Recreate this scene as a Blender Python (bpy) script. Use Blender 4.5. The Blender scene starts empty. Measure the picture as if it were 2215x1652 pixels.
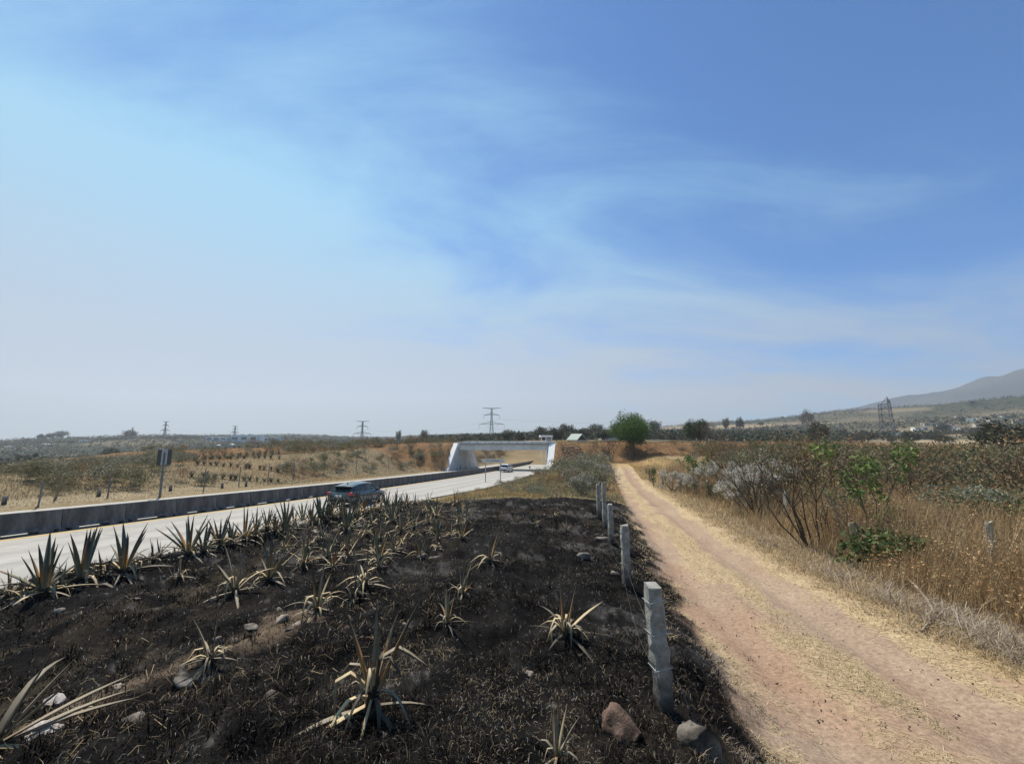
import bpy, math, random
import numpy as np
from mathutils import Vector, Matrix, Euler

R = math.radians
sc = bpy.context.scene
col = sc.collection

# ------------------------------------------------------------------ camera
PITCH = R(7.8); FPX = 834.0; EYE = 3.4
cam_d = bpy.data.cameras.new('camera'); cam = bpy.data.objects.new('camera', cam_d); col.objects.link(cam)
cam.location = (0, 0, EYE); cam.rotation_euler = (R(90) + PITCH, 0, 0)
cam_d.sensor_width = 36; cam_d.lens = 36 * FPX / 2215; cam_d.clip_start = 0.05; cam_d.clip_end = 20000
sc.camera = cam

# ------------------------------------------------------------------ light
SUN_AZ = R(-36); SUN_EL = R(57)
w = bpy.data.worlds.new('World'); sc.world = w; w.use_nodes = True
nt = w.node_tree; nt.nodes.clear()
def N(t, tp, **k):
    n = t.nodes.new(tp)
    for a, b in k.items(): setattr(n, a, b)
    return n
def math_node(t, op, a, b=None, c=None, clamp=False):
    n = N(t, 'ShaderNodeMath', operation=op, use_clamp=clamp)
    for i, x in enumerate((a, b, c)):
        if x is None: continue
        if isinstance(x, (int, float)): n.inputs[i].default_value = x
        else: t.links.new(x, n.inputs[i])
    return n.outputs[0]
def build_world():
    L = nt.links
    sky = N(nt, 'ShaderNodeTexSky', sky_type='NISHITA', sun_disc=False)
    sky.sun_elevation = SUN_EL; sky.sun_rotation = SUN_AZ
    sky.altitude = 1500; sky.air_density = 1.0; sky.dust_density = 0.2; sky.ozone_density = 4.0
    tc = N(nt, 'ShaderNodeTexCoord')
    sep = N(nt, 'ShaderNodeSeparateXYZ'); L.new(tc.outputs['Generated'], sep.inputs[0])
    x, y, z = sep.outputs
    den = math_node(nt, 'ADD', math_node(nt, 'MAXIMUM', z, 0.0), 0.22)
    comb = N(nt, 'ShaderNodeCombineXYZ')
    L.new(math_node(nt, 'DIVIDE', x, den), comb.inputs[0]); L.new(math_node(nt, 'DIVIDE', y, den), comb.inputs[1])
    mp = N(nt, 'ShaderNodeMapping'); L.new(comb.outputs[0], mp.inputs[0])
    mp.inputs['Rotation'].default_value = (0, 0, R(-35)); mp.inputs['Location'].default_value = (0.75, 0.35, 0)
    mp.inputs['Scale'].default_value = (0.65, 1.35, 1)
    n1 = N(nt, 'ShaderNodeTexNoise'); L.new(mp.outputs[0], n1.inputs['Vector'])
    n1.inputs['Scale'].default_value = 1.25; n1.inputs['Detail'].default_value = 10; n1.inputs['Roughness'].default_value = 0.6
    n1.inputs['Distortion'].default_value = 0.45
    # the smoke drifts in from the left of the view and thins to the right
    left = math_node(nt, 'MULTIPLY_ADD', x, -0.75, 0.18)
    m = math_node(nt, 'ADD', math_node(nt, 'MULTIPLY_ADD', n1.outputs['Fac'], 2.1, -1.05), left)
    low = math_node(nt, 'MAXIMUM', math_node(nt, 'MULTIPLY_ADD', math_node(nt, 'MAXIMUM', z, 0.0), -1.8, 1.08), 0.0)
    m = math_node(nt, 'ADD', m, low)
    mr = N(nt, 'ShaderNodeMapRange', interpolation_type='SMOOTHSTEP')
    L.new(m, mr.inputs['Value']); mr.inputs['From Min'].default_value = -0.12; mr.inputs['From Max'].default_value = 0.95
    mr.inputs['To Min'].default_value = 0.0; mr.inputs['To Max'].default_value = 0.80
    mix = N(nt, 'ShaderNodeMix', data_type='RGBA')
    tint = N(nt, 'ShaderNodeVectorMath', operation='MULTIPLY'); L.new(sky.outputs[0], tint.inputs[0]); tint.inputs[1].default_value = (0.17, 0.62, 0.92)
    sm = N(nt, 'ShaderNodeMix', data_type='RGBA')                     # low smoke is greyer than the high veil
    mz = N(nt, 'ShaderNodeMapRange', interpolation_type='SMOOTHSTEP'); L.new(z, mz.inputs['Value'])
    mz.inputs['From Min'].default_value = 0.02; mz.inputs['From Max'].default_value = 0.55
    L.new(mz.outputs[0], sm.inputs['Factor']); sm.inputs['A'].default_value = (3.4, 3.22, 2.98, 1); sm.inputs['B'].default_value = (2.25, 4.35, 5.5, 1)
    L.new(mr.outputs[0], mix.inputs['Factor']); L.new(tint.outputs[0], mix.inputs['A']); L.new(sm.outputs['Result'], mix.inputs['B'])
    bg = N(nt, 'ShaderNodeBackground'); bg.inputs['Strength'].default_value = 0.13
    L.new(mix.outputs['Result'], bg.inputs['Color'])
    out = N(nt, 'ShaderNodeOutputWorld'); L.new(bg.outputs[0], out.inputs['Surface'])
build_world()
sun_d = bpy.data.lights.new('sun', 'SUN'); sun = bpy.data.objects.new('sun', sun_d); col.objects.link(sun)
sun_d.energy = 4.9; sun_d.angle = R(0.6); sun_d.color = (1.0, 0.92, 0.79)
sdir = Vector((math.sin(SUN_AZ) * math.cos(SUN_EL), math.cos(SUN_AZ) * math.cos(SUN_EL), math.sin(SUN_EL)))
sun.rotation_euler = sdir.to_track_quat('Z', 'Y').to_euler(); sun.location = sdir * 50
sc.view_settings.view_transform = 'Standard'; sc.view_settings.look = 'None'
sc.view_settings.exposure = 0.38; sc.view_settings.gamma = 1.0
try: sc.view_settings.use_curve_mapping = False
except Exception: pass
sc.render.engine = 'CYCLES'
sc.cycles.use_denoising = True
sc.cycles.max_bounces = 6; sc.cycles.diffuse_bounces = 3; sc.cycles.volume_bounces = 0
HAZE = 0.00027

# ------------------------------------------------------------------ helpers
rng = np.random.default_rng(7)
def ss(a, b, x):
    t = np.clip((x - a) / (b - a), 0, 1); return t * t * (3 - 2 * t)
def hash2(ix, iy, seed):
    h = (ix.astype(np.int64) * 374761393 + iy.astype(np.int64) * 668265263 + seed * 974634777) & 0xffffffff
    h = ((h ^ (h >> 13)) * 1274126177) & 0xffffffff
    h = ((h ^ (h >> 15)) * 2246822519) & 0xffffffff
    return ((h ^ (h >> 16)) & 0xffffff) / float(0xffffff)
def vn(x, y, seed=0):
    x = np.asarray(x, float); y = np.asarray(y, float)
    ix = np.floor(x); iy = np.floor(y); fx = x - ix; fy = y - iy
    fx = fx * fx * (3 - 2 * fx); fy = fy * fy * (3 - 2 * fy)
    a = hash2(ix, iy, seed); b = hash2(ix + 1, iy, seed); c = hash2(ix, iy + 1, seed); d = hash2(ix + 1, iy + 1, seed)
    return (a * (1 - fx) + b * fx) * (1 - fy) + (c * (1 - fx) + d * fx) * fy
def fbm(x, y, o=4, seed=0, g=0.5):
    t = 0; a = 1; n = 0
    for i in range(o):
        t = t + a * vn(x * 2 ** i + 17.3 * i, y * 2 ** i - 9.1 * i, seed + i); n += a; a *= g
    return t / n                                  # 0..1

def to_mesh(name, V, F, C=None, mat=None, smooth=False):
    """V (n,3) floats, F (m,k) ints of one polygon size (or a list of lists)."""
    me = bpy.data.meshes.new(name)
    V = np.asarray(V, np.float32)
    if isinstance(F, np.ndarray):
        m, k = F.shape
        me.vertices.add(len(V)); me.vertices.foreach_set('co', V.ravel())
        me.loops.add(m * k); me.loops.foreach_set('vertex_index', F.astype(np.int32).ravel())
        me.polygons.add(m); me.polygons.foreach_set('loop_start', np.arange(0, m * k, k, dtype=np.int32))
        me.update(calc_edges=True); me.validate()
    else:
        me.from_pydata([tuple(v) for v in V], [], [tuple(f) for f in F]); me.update()
    if C is not None:
        at = me.color_attributes.new('col', 'FLOAT_COLOR', 'POINT')
        C4 = np.ones((len(V), 4), np.float32); C4[:, :3] = C
        at.data.foreach_set('color', C4.ravel())
    if smooth: me.polygons.foreach_set('use_smooth', np.ones(len(me.polygons), bool))
    if mat is not None: me.materials.append(mat)
    return me
def O(name, me, parent=None, loc=(0, 0, 0), rot=(0, 0, 0), scale=(1, 1, 1)):
    o = bpy.data.objects.new(name, me); col.objects.link(o)
    o.parent = parent; o.location = loc; o.rotation_euler = rot
    o.scale = scale if hasattr(scale, '__len__') else (scale,) * 3
    return o
def T(o, label, cat, group=None):
    o['label'] = label; o['category'] = cat
    if group: o['group'] = group
    return o
def kind(o, k, label=None, cat=None):
    o['kind'] = k
    if label: o['label'] = label
    if cat: o['category'] = cat
    return o
def copy_tree(o, parent=None):
    c = o.copy(); col.objects.link(c); c.parent = parent
    for ch in o.children: copy_tree(ch, c)
    return c
def ordinal(n):
    W = ['first', 'second', 'third', 'fourth', 'fifth', 'sixth', 'seventh', 'eighth', 'ninth', 'tenth', 'eleventh', 'twelfth',
         'thirteenth', 'fourteenth', 'fifteenth', 'sixteenth', 'seventeenth', 'eighteenth', 'nineteenth', 'twentieth']
    return W[n]
class MB:
    """collects boxes, beams, tubes into one mesh"""
    def __init__(s): s.V = []; s.F = []; s.C = []
    def add(s, V, F, c=None):
        b = len(s.V); s.V += [tuple(v) for v in V]; s.F += [tuple(i + b for i in f) for f in F]
        s.C += [c if c is not None else (1, 1, 1)] * len(V)
    def box(s, x0, x1, y0, y1, z0, z1, c=None):
        s.add([(x0, y0, z0), (x1, y0, z0), (x1, y1, z0), (x0, y1, z0), (x0, y0, z1), (x1, y0, z1), (x1, y1, z1), (x0, y1, z1)],
              [(0, 3, 2, 1), (4, 5, 6, 7), (0, 1, 5, 4), (1, 2, 6, 5), (2, 3, 7, 6), (3, 0, 4, 7)], c)
    def prism(s, poly, y0, y1, c=None):
        """polygon in x,z extruded along y"""
        n = len(poly)
        s.add([(p[0], y0, p[1]) for p in poly] + [(p[0], y1, p[1]) for p in poly],
              [tuple(range(n)), tuple(range(2 * n - 1, n - 1, -1))] + [(i, i + n, (i + 1) % n + n, (i + 1) % n) for i in range(n)], c)
    def tube(s, pts, rad, n=5, c=None, cap=True):
        pts = [Vector(p) for p in pts]; b = []
        if not hasattr(rad, '__len__'): rad = [rad] * len(pts)
        V = []
        for i, p in enumerate(pts):
            d = (pts[min(i + 1, len(pts) - 1)] - pts[max(i - 1, 0)])
            d = d.normalized() if d.length > 1e-9 else Vector((0, 0, 1))
            a = d.cross(Vector((0.31, 0.17, 0.93)));
            if a.length < 0.2: a = d.cross(Vector((1, 0, 0)))
            a.normalize(); e = d.cross(a)
            for k in range(n):
                t = 2 * math.pi * k / n
                V.append(p + (a * math.cos(t) + e * math.sin(t)) * rad[i])
        F = []
        for i in range(len(pts) - 1):
            for k in range(n):
                F.append((i * n + k, i * n + (k + 1) % n, (i + 1) * n + (k + 1) % n, (i + 1) * n + k))
        if cap: F.append(tuple(range(n - 1, -1, -1))); F.append(tuple((len(pts) - 1) * n + k for k in range(n)))
        s.add(V, F, c)
    def mesh(s, name, mat, smooth=False, colored=False):
        return to_mesh(name, np.array(s.V), s.F, np.array(s.C) if colored else None, mat, smooth)

# ------------------------------------------------------------------ materials
def mat(name, color=(0.5, 0.5, 0.5), rough=0.8, attr=False, noise=0.0, nscale=6.0, bump=0.0, bscale=30.0, metal=0.0, spec=0.3,
        second=None, coat=0.0, emit=None, trans=0.0, stretch=None, soot=None):
    m = bpy.data.materials.new(name); m.use_nodes = True; t = m.node_tree; L = t.links
    b = t.nodes['Principled BSDF']; b.inputs['Roughness'].default_value = rough; b.inputs['Metallic'].default_value = metal
    b.inputs['Specular IOR Level'].default_value = spec
    if coat: b.inputs['Coat Weight'].default_value = coat; b.inputs['Coat Roughness'].default_value = 0.05
    if attr:
        a = N(t, 'ShaderNodeAttribute'); a.attribute_name = 'col'; src = a.outputs['Color']
    else:
        r = N(t, 'ShaderNodeRGB'); r.outputs[0].default_value = (*color, 1); src = r.outputs[0]
    tc = N(t, 'ShaderNodeTexCoord'); vec = tc.outputs['Object']
    ovec = vec
    if stretch:
        mpn = N(t, 'ShaderNodeMapping'); L.new(vec, mpn.inputs[0]); mpn.inputs['Scale'].default_value = stretch; vec = mpn.outputs[0]
    if second:
        n0 = N(t, 'ShaderNodeTexNoise'); L.new(vec, n0.inputs['Vector']); n0.inputs['Scale'].default_value = nscale * 0.35
        n0.inputs['Detail'].default_value = 5; n0.inputs['Roughness'].default_value = 0.65
        mr = N(t, 'ShaderNodeMapRange'); L.new(n0.outputs['Fac'], mr.inputs['Value'])
        mr.inputs['From Min'].default_value = 0.42; mr.inputs['From Max'].default_value = 0.62
        mx = N(t, 'ShaderNodeMix', data_type='RGBA'); L.new(mr.outputs[0], mx.inputs['Factor']); L.new(src, mx.inputs['A'])
        mx.inputs['B'].default_value = (*second, 1); src = mx.outputs['Result']
    if noise:
        n1 = N(t, 'ShaderNodeTexNoise'); L.new(vec, n1.inputs['Vector']); n1.inputs['Scale'].default_value = nscale
        n1.inputs['Detail'].default_value = 6; n1.inputs['Roughness'].default_value = 0.7
        mr = N(t, 'ShaderNodeMapRange'); L.new(n1.outputs['Fac'], mr.inputs['Value'])
        mr.inputs['From Min'].default_value = 0.25; mr.inputs['From Max'].default_value = 0.75
        mr.inputs['To Min'].default_value = 1 - noise; mr.inputs['To Max'].default_value = 1 + noise
        mx = N(t, 'ShaderNodeVectorMath', operation='SCALE'); L.new(src, mx.inputs[0]); L.new(mr.outputs[0], mx.inputs['Scale'])
        src = mx.outputs[0]
    if soot:                                            # smoke-blackened foot with a ragged upper edge
        sp = N(t, 'ShaderNodeSeparateXYZ'); L.new(ovec, sp.inputs[0])
        ns = N(t, 'ShaderNodeTexNoise'); L.new(ovec, ns.inputs['Vector']); ns.inputs['Scale'].default_value = 9; ns.inputs['Detail'].default_value = 4
        hz = math_node(t, 'ADD', sp.outputs[2], math_node(t, 'MULTIPLY', ns.outputs['Fac'], -.5))
        mr = N(t, 'ShaderNodeMapRange'); L.new(hz, mr.inputs['Value']); mr.inputs['From Min'].default_value = soot - .25; mr.inputs['From Max'].default_value = soot + .12
        mr.inputs['To Min'].default_value = .9; mr.inputs['To Max'].default_value = 0
        mx = N(t, 'ShaderNodeMix', data_type='RGBA'); L.new(mr.outputs[0], mx.inputs['Factor']); L.new(src, mx.inputs['A']); mx.inputs['B'].default_value = (.035, .03, .027, 1); src = mx.outputs['Result']
    L.new(src, b.inputs['Base Color'])
    if bump:
        n2 = N(t, 'ShaderNodeTexNoise'); L.new(vec, n2.inputs['Vector']); n2.inputs['Scale'].default_value = bscale
        n2.inputs['Detail'].default_value = 5; n2.inputs['Roughness'].default_value = 0.65
        bp = N(t, 'ShaderNodeBump'); bp.inputs['Strength'].default_value = bump; bp.inputs['Distance'].default_value = 1.0 / bscale
        L.new(n2.outputs['Fac'], bp.inputs['Height']); L.new(bp.outputs[0], b.inputs['Normal'])
    if trans:
        tr = N(t, 'ShaderNodeBsdfTranslucent'); L.new(src, tr.inputs['Color'])
        ms = N(t, 'ShaderNodeMixShader'); ms.inputs[0].default_value = trans
        L.new(b.outputs[0], ms.inputs[1]); L.new(tr.outputs[0], ms.inputs[2])
        L.new(ms.outputs[0], t.nodes['Material Output'].inputs['Surface'])
    return m
M_leaf = mat('foliage', attr=True, rough=0.75, spec=0.2, trans=0.25)
M_dry = mat('dry_blades', attr=True, rough=0.85, spec=0.15, trans=0.2)
M_char = mat('charred_litter', attr=True, rough=0.95, spec=0.04)
M_bark = mat('bark', attr=True, rough=0.9, spec=0.1, noise=0.3, nscale=25)
M_agave = mat('agave_leaf', attr=True, rough=0.6, spec=0.3, noise=0.22, nscale=14, bump=0.15, bscale=60, trans=0.12)
M_conc = mat('weathered_concrete', (0.30, 0.295, 0.275), 0.9, noise=0.25, nscale=5, bump=0.25, bscale=40, second=(0.22, 0.215, 0.2))
M_barrier = mat('barrier_concrete', (0.16, 0.157, 0.147), 0.9, noise=0.4, nscale=4, bump=0.25, bscale=40, second=(0.085, 0.083, 0.078), stretch=(1.6, 1.6, .35))
M_post = mat('post_concrete', (0.36, 0.35, 0.31), 0.92, noise=0.35, nscale=14, bump=0.45, bscale=60, second=(0.22, 0.21, 0.19), soot=.12)
M_white = mat('white_paint', (0.80, 0.79, 0.76), 0.7, noise=0.08, nscale=3)
M_steel = mat('galvanised_steel', (0.36, 0.37, 0.37), 0.55, metal=0.3, noise=0.1)
M_pylon = mat('pylon_steel', (0.16, 0.165, 0.17), 0.7, metal=0.2)
M_wire = mat('rusty_wire', (0.14, 0.12, 0.10), 0.7, metal=0.4)
M_rock = mat('rock', attr=True, rough=0.92, noise=0.35, nscale=9, bump=0.6, bscale=22, spec=0.15)
M_wood = mat('dead_wood', (0.30, 0.24, 0.17), 0.9, noise=0.35, nscale=14, bump=0.4, bscale=50, second=(0.17, 0.13, 0.09))

# ------------------------------------------------------------------ terrain
def SP(X, Y):
    return 0.226 * (X + 9.2) + 0.974 * (Y - 8.9), 0.974 * (X + 9.2) - 0.226 * (Y - 8.9)
def XY(s, p):
    return -9.2 + 0.226 * s + 0.974 * p, 8.9 + 0.974 * s - 0.226 * p
def zr(s):
    sc_ = np.minimum(s, 110.0)
    return np.where(s < 0, -0.03 * s, -0.062 * sc_ + 0.00014 * sc_ * sc_)
def pe(s): return np.interp(s, [-40, 15, 30], [-1.9, -1.7, 0.0])      # near edge of the carriageway
def zf(s):
    return np.interp(s, [-14, -6.6, -2.56, 1.9, 6, 10, 14, 24, 40, 55, 66, 80, 100, 130], [2.2, 1.62, 1.02, .5, .15, -.12, -.35, -.8, -1.1, -1.3, -1.45, -1.4, -.6, 0.3])
def pc(s): return np.interp(s, [-10, 0, 32, 56], [14.0, 13.9, 12.9, 13.3])
def zt(s): return zf(s) - np.interp(s, [-10, 4, 15, 40], [.5, .42, .25, .1])
AZ = [-62, -50, -42, -30, -20, -8, 5, 18, 30, 42, 55, 70]
RR = [150, 300, 500, 800, 1100, 1600, 3000]
TAB = np.array([[-6, -15, -22, -26, -24, -27, -40], [-5.5, -13, -19, -8, -4, -20, -40], [-5, -12, -17, -2, 1, -10, -30],
                [-4, -11, -14, -3, 3, -10, -30], [-2, -7, -10, -8, -5, -10, -30], [-.5, -2, -3, 0, 4, -5, -30],
                [.5, 1, 2, 5, 9, 5, -20], [1, 2, 5, 13, 21, 18, 0], [.5, 1.5, 6, 19, 35, 32, 0],
                [0, 0, 4, 22, 55, 56, 20], [-1, -1, 5, 26, 68, 82, 60], [-1, 0, 6, 28, 72, 90, 70]], float)
def zfar(X, Y):
    r = np.hypot(X, Y); az = np.degrees(np.arctan2(X, Y))
    fi = np.interp(az, AZ, np.arange(len(AZ))); fj = np.interp(r, RR, np.arange(len(RR)))
    i = np.clip(fi.astype(int), 0, len(AZ) - 2); j = np.clip(fj.astype(int), 0, len(RR) - 2)
    a = fi - i; b = fj - j; a = a * a * (3 - 2 * a); b = b * b * (3 - 2 * b)
    z = (TAB[i, j] * (1 - a) + TAB[i + 1, j] * a) * (1 - b) + (TAB[i, j + 1] * (1 - a) + TAB[i + 1, j + 1] * a) * b
    return z + (fbm(X / 90, Y / 90, 4, 5) - .5) * np.clip(r / 900, 0, 1) * 7
def H(X, Y):
    X = np.asarray(X, float); Y = np.asarray(Y, float)
    s, p = SP(X, Y); r = np.hypot(X, Y)
    a = zr(s); f = zf(s); t = zt(s)
    E = pe(s); z = a + .06 + (f - a - .06) * np.clip((p - E) / (10.8 - E), 0, 1)
    z = z + .22 * np.exp(-((p - E - 1.0) / .75) ** 2) * ss(21, 13, s)
    z = z + ss(.5, 4, p) * ss(11.5, 8, p) * .22 * ss(-8, 2, s)                          # slightly domed verge
    z = z + (t - f) * ss(11.3, 12.7, p)
    lw = pc(s); q = p - lw
    rut = np.exp(-((np.abs(q) - .85) / .28) ** 2)
    z = z - .085 * rut * ss(60, 40, s) * (p > 11.5)
    bank = .18 * np.exp(-((p - (lw + 2.4)) / .9) ** 2)
    fld = np.interp(s, [-10, 5, 20, 60, 120], [.35, -.1, -.35, -.4, .3])
    z = z + (fld - t) * ss(2.2, 7.5, q) + bank * ss(65, 45, s)
    road = ss(.25, -.15, p - E) * ss(-18.9, -18.3, p)
    z = np.where(p - E < .25, a + .06 + .08 * ss(21, 13, s), z)
    z = z * (1 - road) + (a - .14) * road
    plat = np.interp(s, [-20, 20, 60, 120], [.25, .4, .9, .2]) - np.maximum(0, -p - 33) * np.interp(s, [-20, 25, 45, 62], [.085, .085, .06, .03])
    zl = a + .15 + (plat - a - .15) * ss(-19.5, -31, p)
    z = np.where(p < -18.6, zl, z)
    # railway embankment across the back, cut by the highway
    e = 1.75 - np.maximum(0, np.abs(Y - 83) - 4) * .72 + (fbm(X / 5, Y / 5, 3, 31) - .5) * .5
    e = np.where((p > 1.7), e, np.where(p < -18.2, e - np.maximum(0, -p - 22) * .03, -50))
    z = np.maximum(z, e)
    k = ss(105, 165, r)
    z = z * (1 - k) + zfar(X, Y) * k
    rough_ = 1 - ss(-.3, .2, -np.abs(p + 9.2) + 9.2)
    burnt = ss(0, 1, p - E) * ss(12.9, 12.0, p) * ss(20, 16, s)
    z = z + ((fbm(X / 1.6, Y / 1.6, 4, 11) - .5) * .30 + (fbm(X / .33, Y / .33, 3, 12) - .5) * .17 + (ss(.5, .8, fbm(X / .7, Y / .7, 2, 13))) * .10) * burnt
    z = z + (fbm(X / 2.5, Y / 2.5, 3, 14) - .5) * .12 * rough_ * (1 - burnt) * ss(1.2, 2.6, np.abs(q))
    z = z + (fbm(X / .5, Y / .5, 3, 15) - .5) * .03 * rough_ * (1 - burnt) * ss(60, 30, r)
    return z
def h1(x, y): return float(H(np.array([x]), np.array([y]))[0])
def ray(u, v):
    cx = (u - 1107.5) / FPX; cy = (826 - v) / FPX
    return np.array([cx, math.cos(PITCH) - cy * math.sin(PITCH), math.sin(PITCH) + cy * math.cos(PITCH)])
TS = np.exp(np.linspace(math.log(1.2), math.log(1500), 1400))
def G(u, v):
    """where the sight line through that point of the photograph meets the ground; returns (point, depth)"""
    d = ray(u, v)
    P = TS[:, None] * d[None, :]; z = H(P[:, 0], P[:, 1]); below = (P[:, 2] + EYE) < z
    i = int(np.argmax(below)) if below.any() else len(TS) - 1
    x, y = P[i, 0], P[i, 1]
    return Vector((x, y, h1(x, y))), TS[i]
def PX(u, v, t):
    d = ray(u, v); return Vector((d[0] * t, d[1] * t, EYE + d[2] * t))
def lerp3(a, b, t): return a * (1 - t[:, None]) + b * t[:, None]
def straw_mask(X, Y, s, p):
    q = p - pc(s)
    n = fbm(s / 1.6, p / .35, 4, 21); n2 = fbm(X / .6, Y / .6, 3, 22)
    m = np.exp(-(q / .45) ** 2) * .34 + np.exp(-((q - 1.75) / .35) ** 2) * .42 + np.exp(-((q + 1.45) / .3) ** 2) * .26 - np.exp(-((np.abs(q) - .85) / .3) ** 2) * .22
    return ss(.52, .72, n * .55 + n2 * .3 + m * .6 + .09)
_a = G(60, 1580)[0]; _b = G(640, 1342)[0]; STREAK = (_a.x, _a.y, _b.x, _b.y)
def COL(X, Y):
    s, p = SP(X, Y); r = np.hypot(X, Y); q = p - pc(s)
    n1 = fbm(X / 3, Y / 3, 4, 41); n2 = fbm(X / .5, Y / .5, 4, 42); n3 = fbm(X / 18, Y / 18, 4, 43); n4 = fbm(X / .12, Y / .12, 2, 44)
    A = lambda *c: np.array(c, float)[None, :]
    C = lerp3(A(.20, .15, .085), A(.30, .225, .125), n1)                                     # dry field
    # unburnt verge
    vg = ss(-.2, .3, p - pe(s)) * ss(12.5, 11.5, p)
    C = lerp3(C, lerp3(A(.17, .145, .085), A(.30, .235, .125), n2), vg)
    # left side
    lf = ss(-18.6, -19.2, p)
    C = lerp3(C, lerp3(A(.17, .135, .085), A(.27, .21, .125), n1), lf)
    C = lerp3(C, lerp3(A(.25, .20, .13), A(.34, .275, .175), n2), lf * ss(-22.5, -21.5, p) * ss(26, 12, s))
    # embankment
    em = ss(70, 73, Y) * ss(97, 94, Y) * ((p > 1) | (p < -18)).astype(float)
    C = lerp3(C, lerp3(A(.15, .09, .05), A(.30, .18, .09), n2), em)
    em2 = ss(40, 52, s) * ss(72, 60, Y) * ss(9, 12, p) * ss(22, 17, p)
    C = lerp3(C, lerp3(A(.36, .25, .12), A(.46, .33, .16), n2), em2)
    # track
    st = straw_mask(X, Y, s, p)
    tr = ss(2.15, 1.75, np.abs(q) + (n2 - .5) * .7) * ss(62, 48, s) * (p > 11)
    soil = lerp3(A(.235, .165, .118), A(.385, .29, .208), n1 * .4 + n2 * .6)
    red = ss(.5, .75, fbm(s / 5, p / 1.0, 3, 47))
    soil = lerp3(soil, A(.36, .20, .12) + 0 * soil, red * .32)
    soil = lerp3(soil, A(.40, .36, .34) + 0 * soil, ss(.55, .8, n2) * np.exp(-((q + 1.5) / .3) ** 2) * .7)
    trk = lerp3(soil, lerp3(A(.38, .285, .165), A(.51, .395, .24), n4), st * .9)
    C = lerp3(C, lerp3(A(.30, .225, .13), A(.42, .31, .17), n2), ss(1.2, 2.0, q) * ss(5, 3.2, q) * ss(60, 40, s) * (p > 11))
    C = lerp3(C, trk, tr)
    # burnt ground
    wob = (fbm(X / 1.1, Y / 1.1, 4, 51) - .5) * 2.0; wob2 = (fbm(X / .25, Y / .25, 3, 52) - .5) * .8
    bu = ss(-.1, .3, p - pe(s)) * ss(12.55, 12.15, p + wob * .5 + wob2 * .5) * ss(18.3, 17.2, s + wob * 1.6 + wob2)
    ch = lerp3(A(.005, .0047, .0048), A(.022, .02, .0185), ss(.35, .8, n2 * .6 + n4 * .4))
    ch = lerp3(ch, A(.035, .026, .018) + 0 * ch, ss(.5, .72, n1) * ss(.4, .65, n2) * .7)
    ch = lerp3(ch, A(.15, .14, .13) + 0 * ch, ss(.70, .82, n4 * .6 + n2 * .4) * .8)
    ch = lerp3(ch, A(.075, .071, .068) + 0 * ch, ss(.60, .72, fbm(X / 2.2 + 9, Y / 1.4, 4, 58)) * ss(.3, .6, n4) * .8)
    rib = ss(.62, .75, fbm((s * .8 - p * .45) / 2.2, (s * .5 + p) / .5, 3, 57)) * ss(9, 4, p) * ss(-8, -6, s)
    ch = lerp3(ch, A(.09, .07, .045) + 0 * ch, rib * .4)
    # stony tan streak running up from the lower left
    ax, ay, bx, by = STREAK; ex, ey = bx - ax, by - ay; el2 = ex * ex + ey * ey
    tt = np.clip(((X - ax) * ex + (Y - ay) * ey) / el2, 0, 1.05); ds = np.hypot(X - ax - ex * tt, Y - ay - ey * tt)
    stk = ss(.42, .12, ds + (n2 - .5) * .55 + (n1 - .5) * .3)
    ch = lerp3(ch, lerp3(A(.07, .05, .035), A(.24, .18, .125), n4 * .6 + n2 * .4), stk * .85)
    C = lerp3(C, ch, bu)
    # far country: fields and scrub
    fk = ss(90, 180, r)
    fa = ss(.42, .62, fbm(X / 130, Y / 60, 4, 61)); fb = ss(.45, .6, fbm(X / 60 + 5, Y / 40, 4, 62))
    far = lerp3(A(.10, .095, .06), A(.34, .265, .17), fa); far = lerp3(far, A(.20, .15, .10) + 0 * far, fb * .7)
    az = np.degrees(np.arctan2(X, Y))
    hw = ss(-17, -25, az) * ss(400, 520, r) + ss(-25, -18, az) * ss(8, 2, az) * ss(260, 380, r) * .8 + ss(20, 30, az) * ss(820, 980, r)
    far = lerp3(far, lerp3(A(.035, .045, .03), A(.085, .085, .055), n3), np.clip(hw, 0, 1) * (.55 + .45 * ss(.7, .5, fbm(X / 70, Y / 70, 3, 63))))
    far = lerp3(far, lerp3(A(.12, .085, .05), A(.25, .19, .115), n1), ss(-22, -16, az) * ss(16, 10, az) * ss(300, 230, r))
    C = lerp3(C, far, fk)
    return np.clip(C, 0, 1), bu
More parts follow.
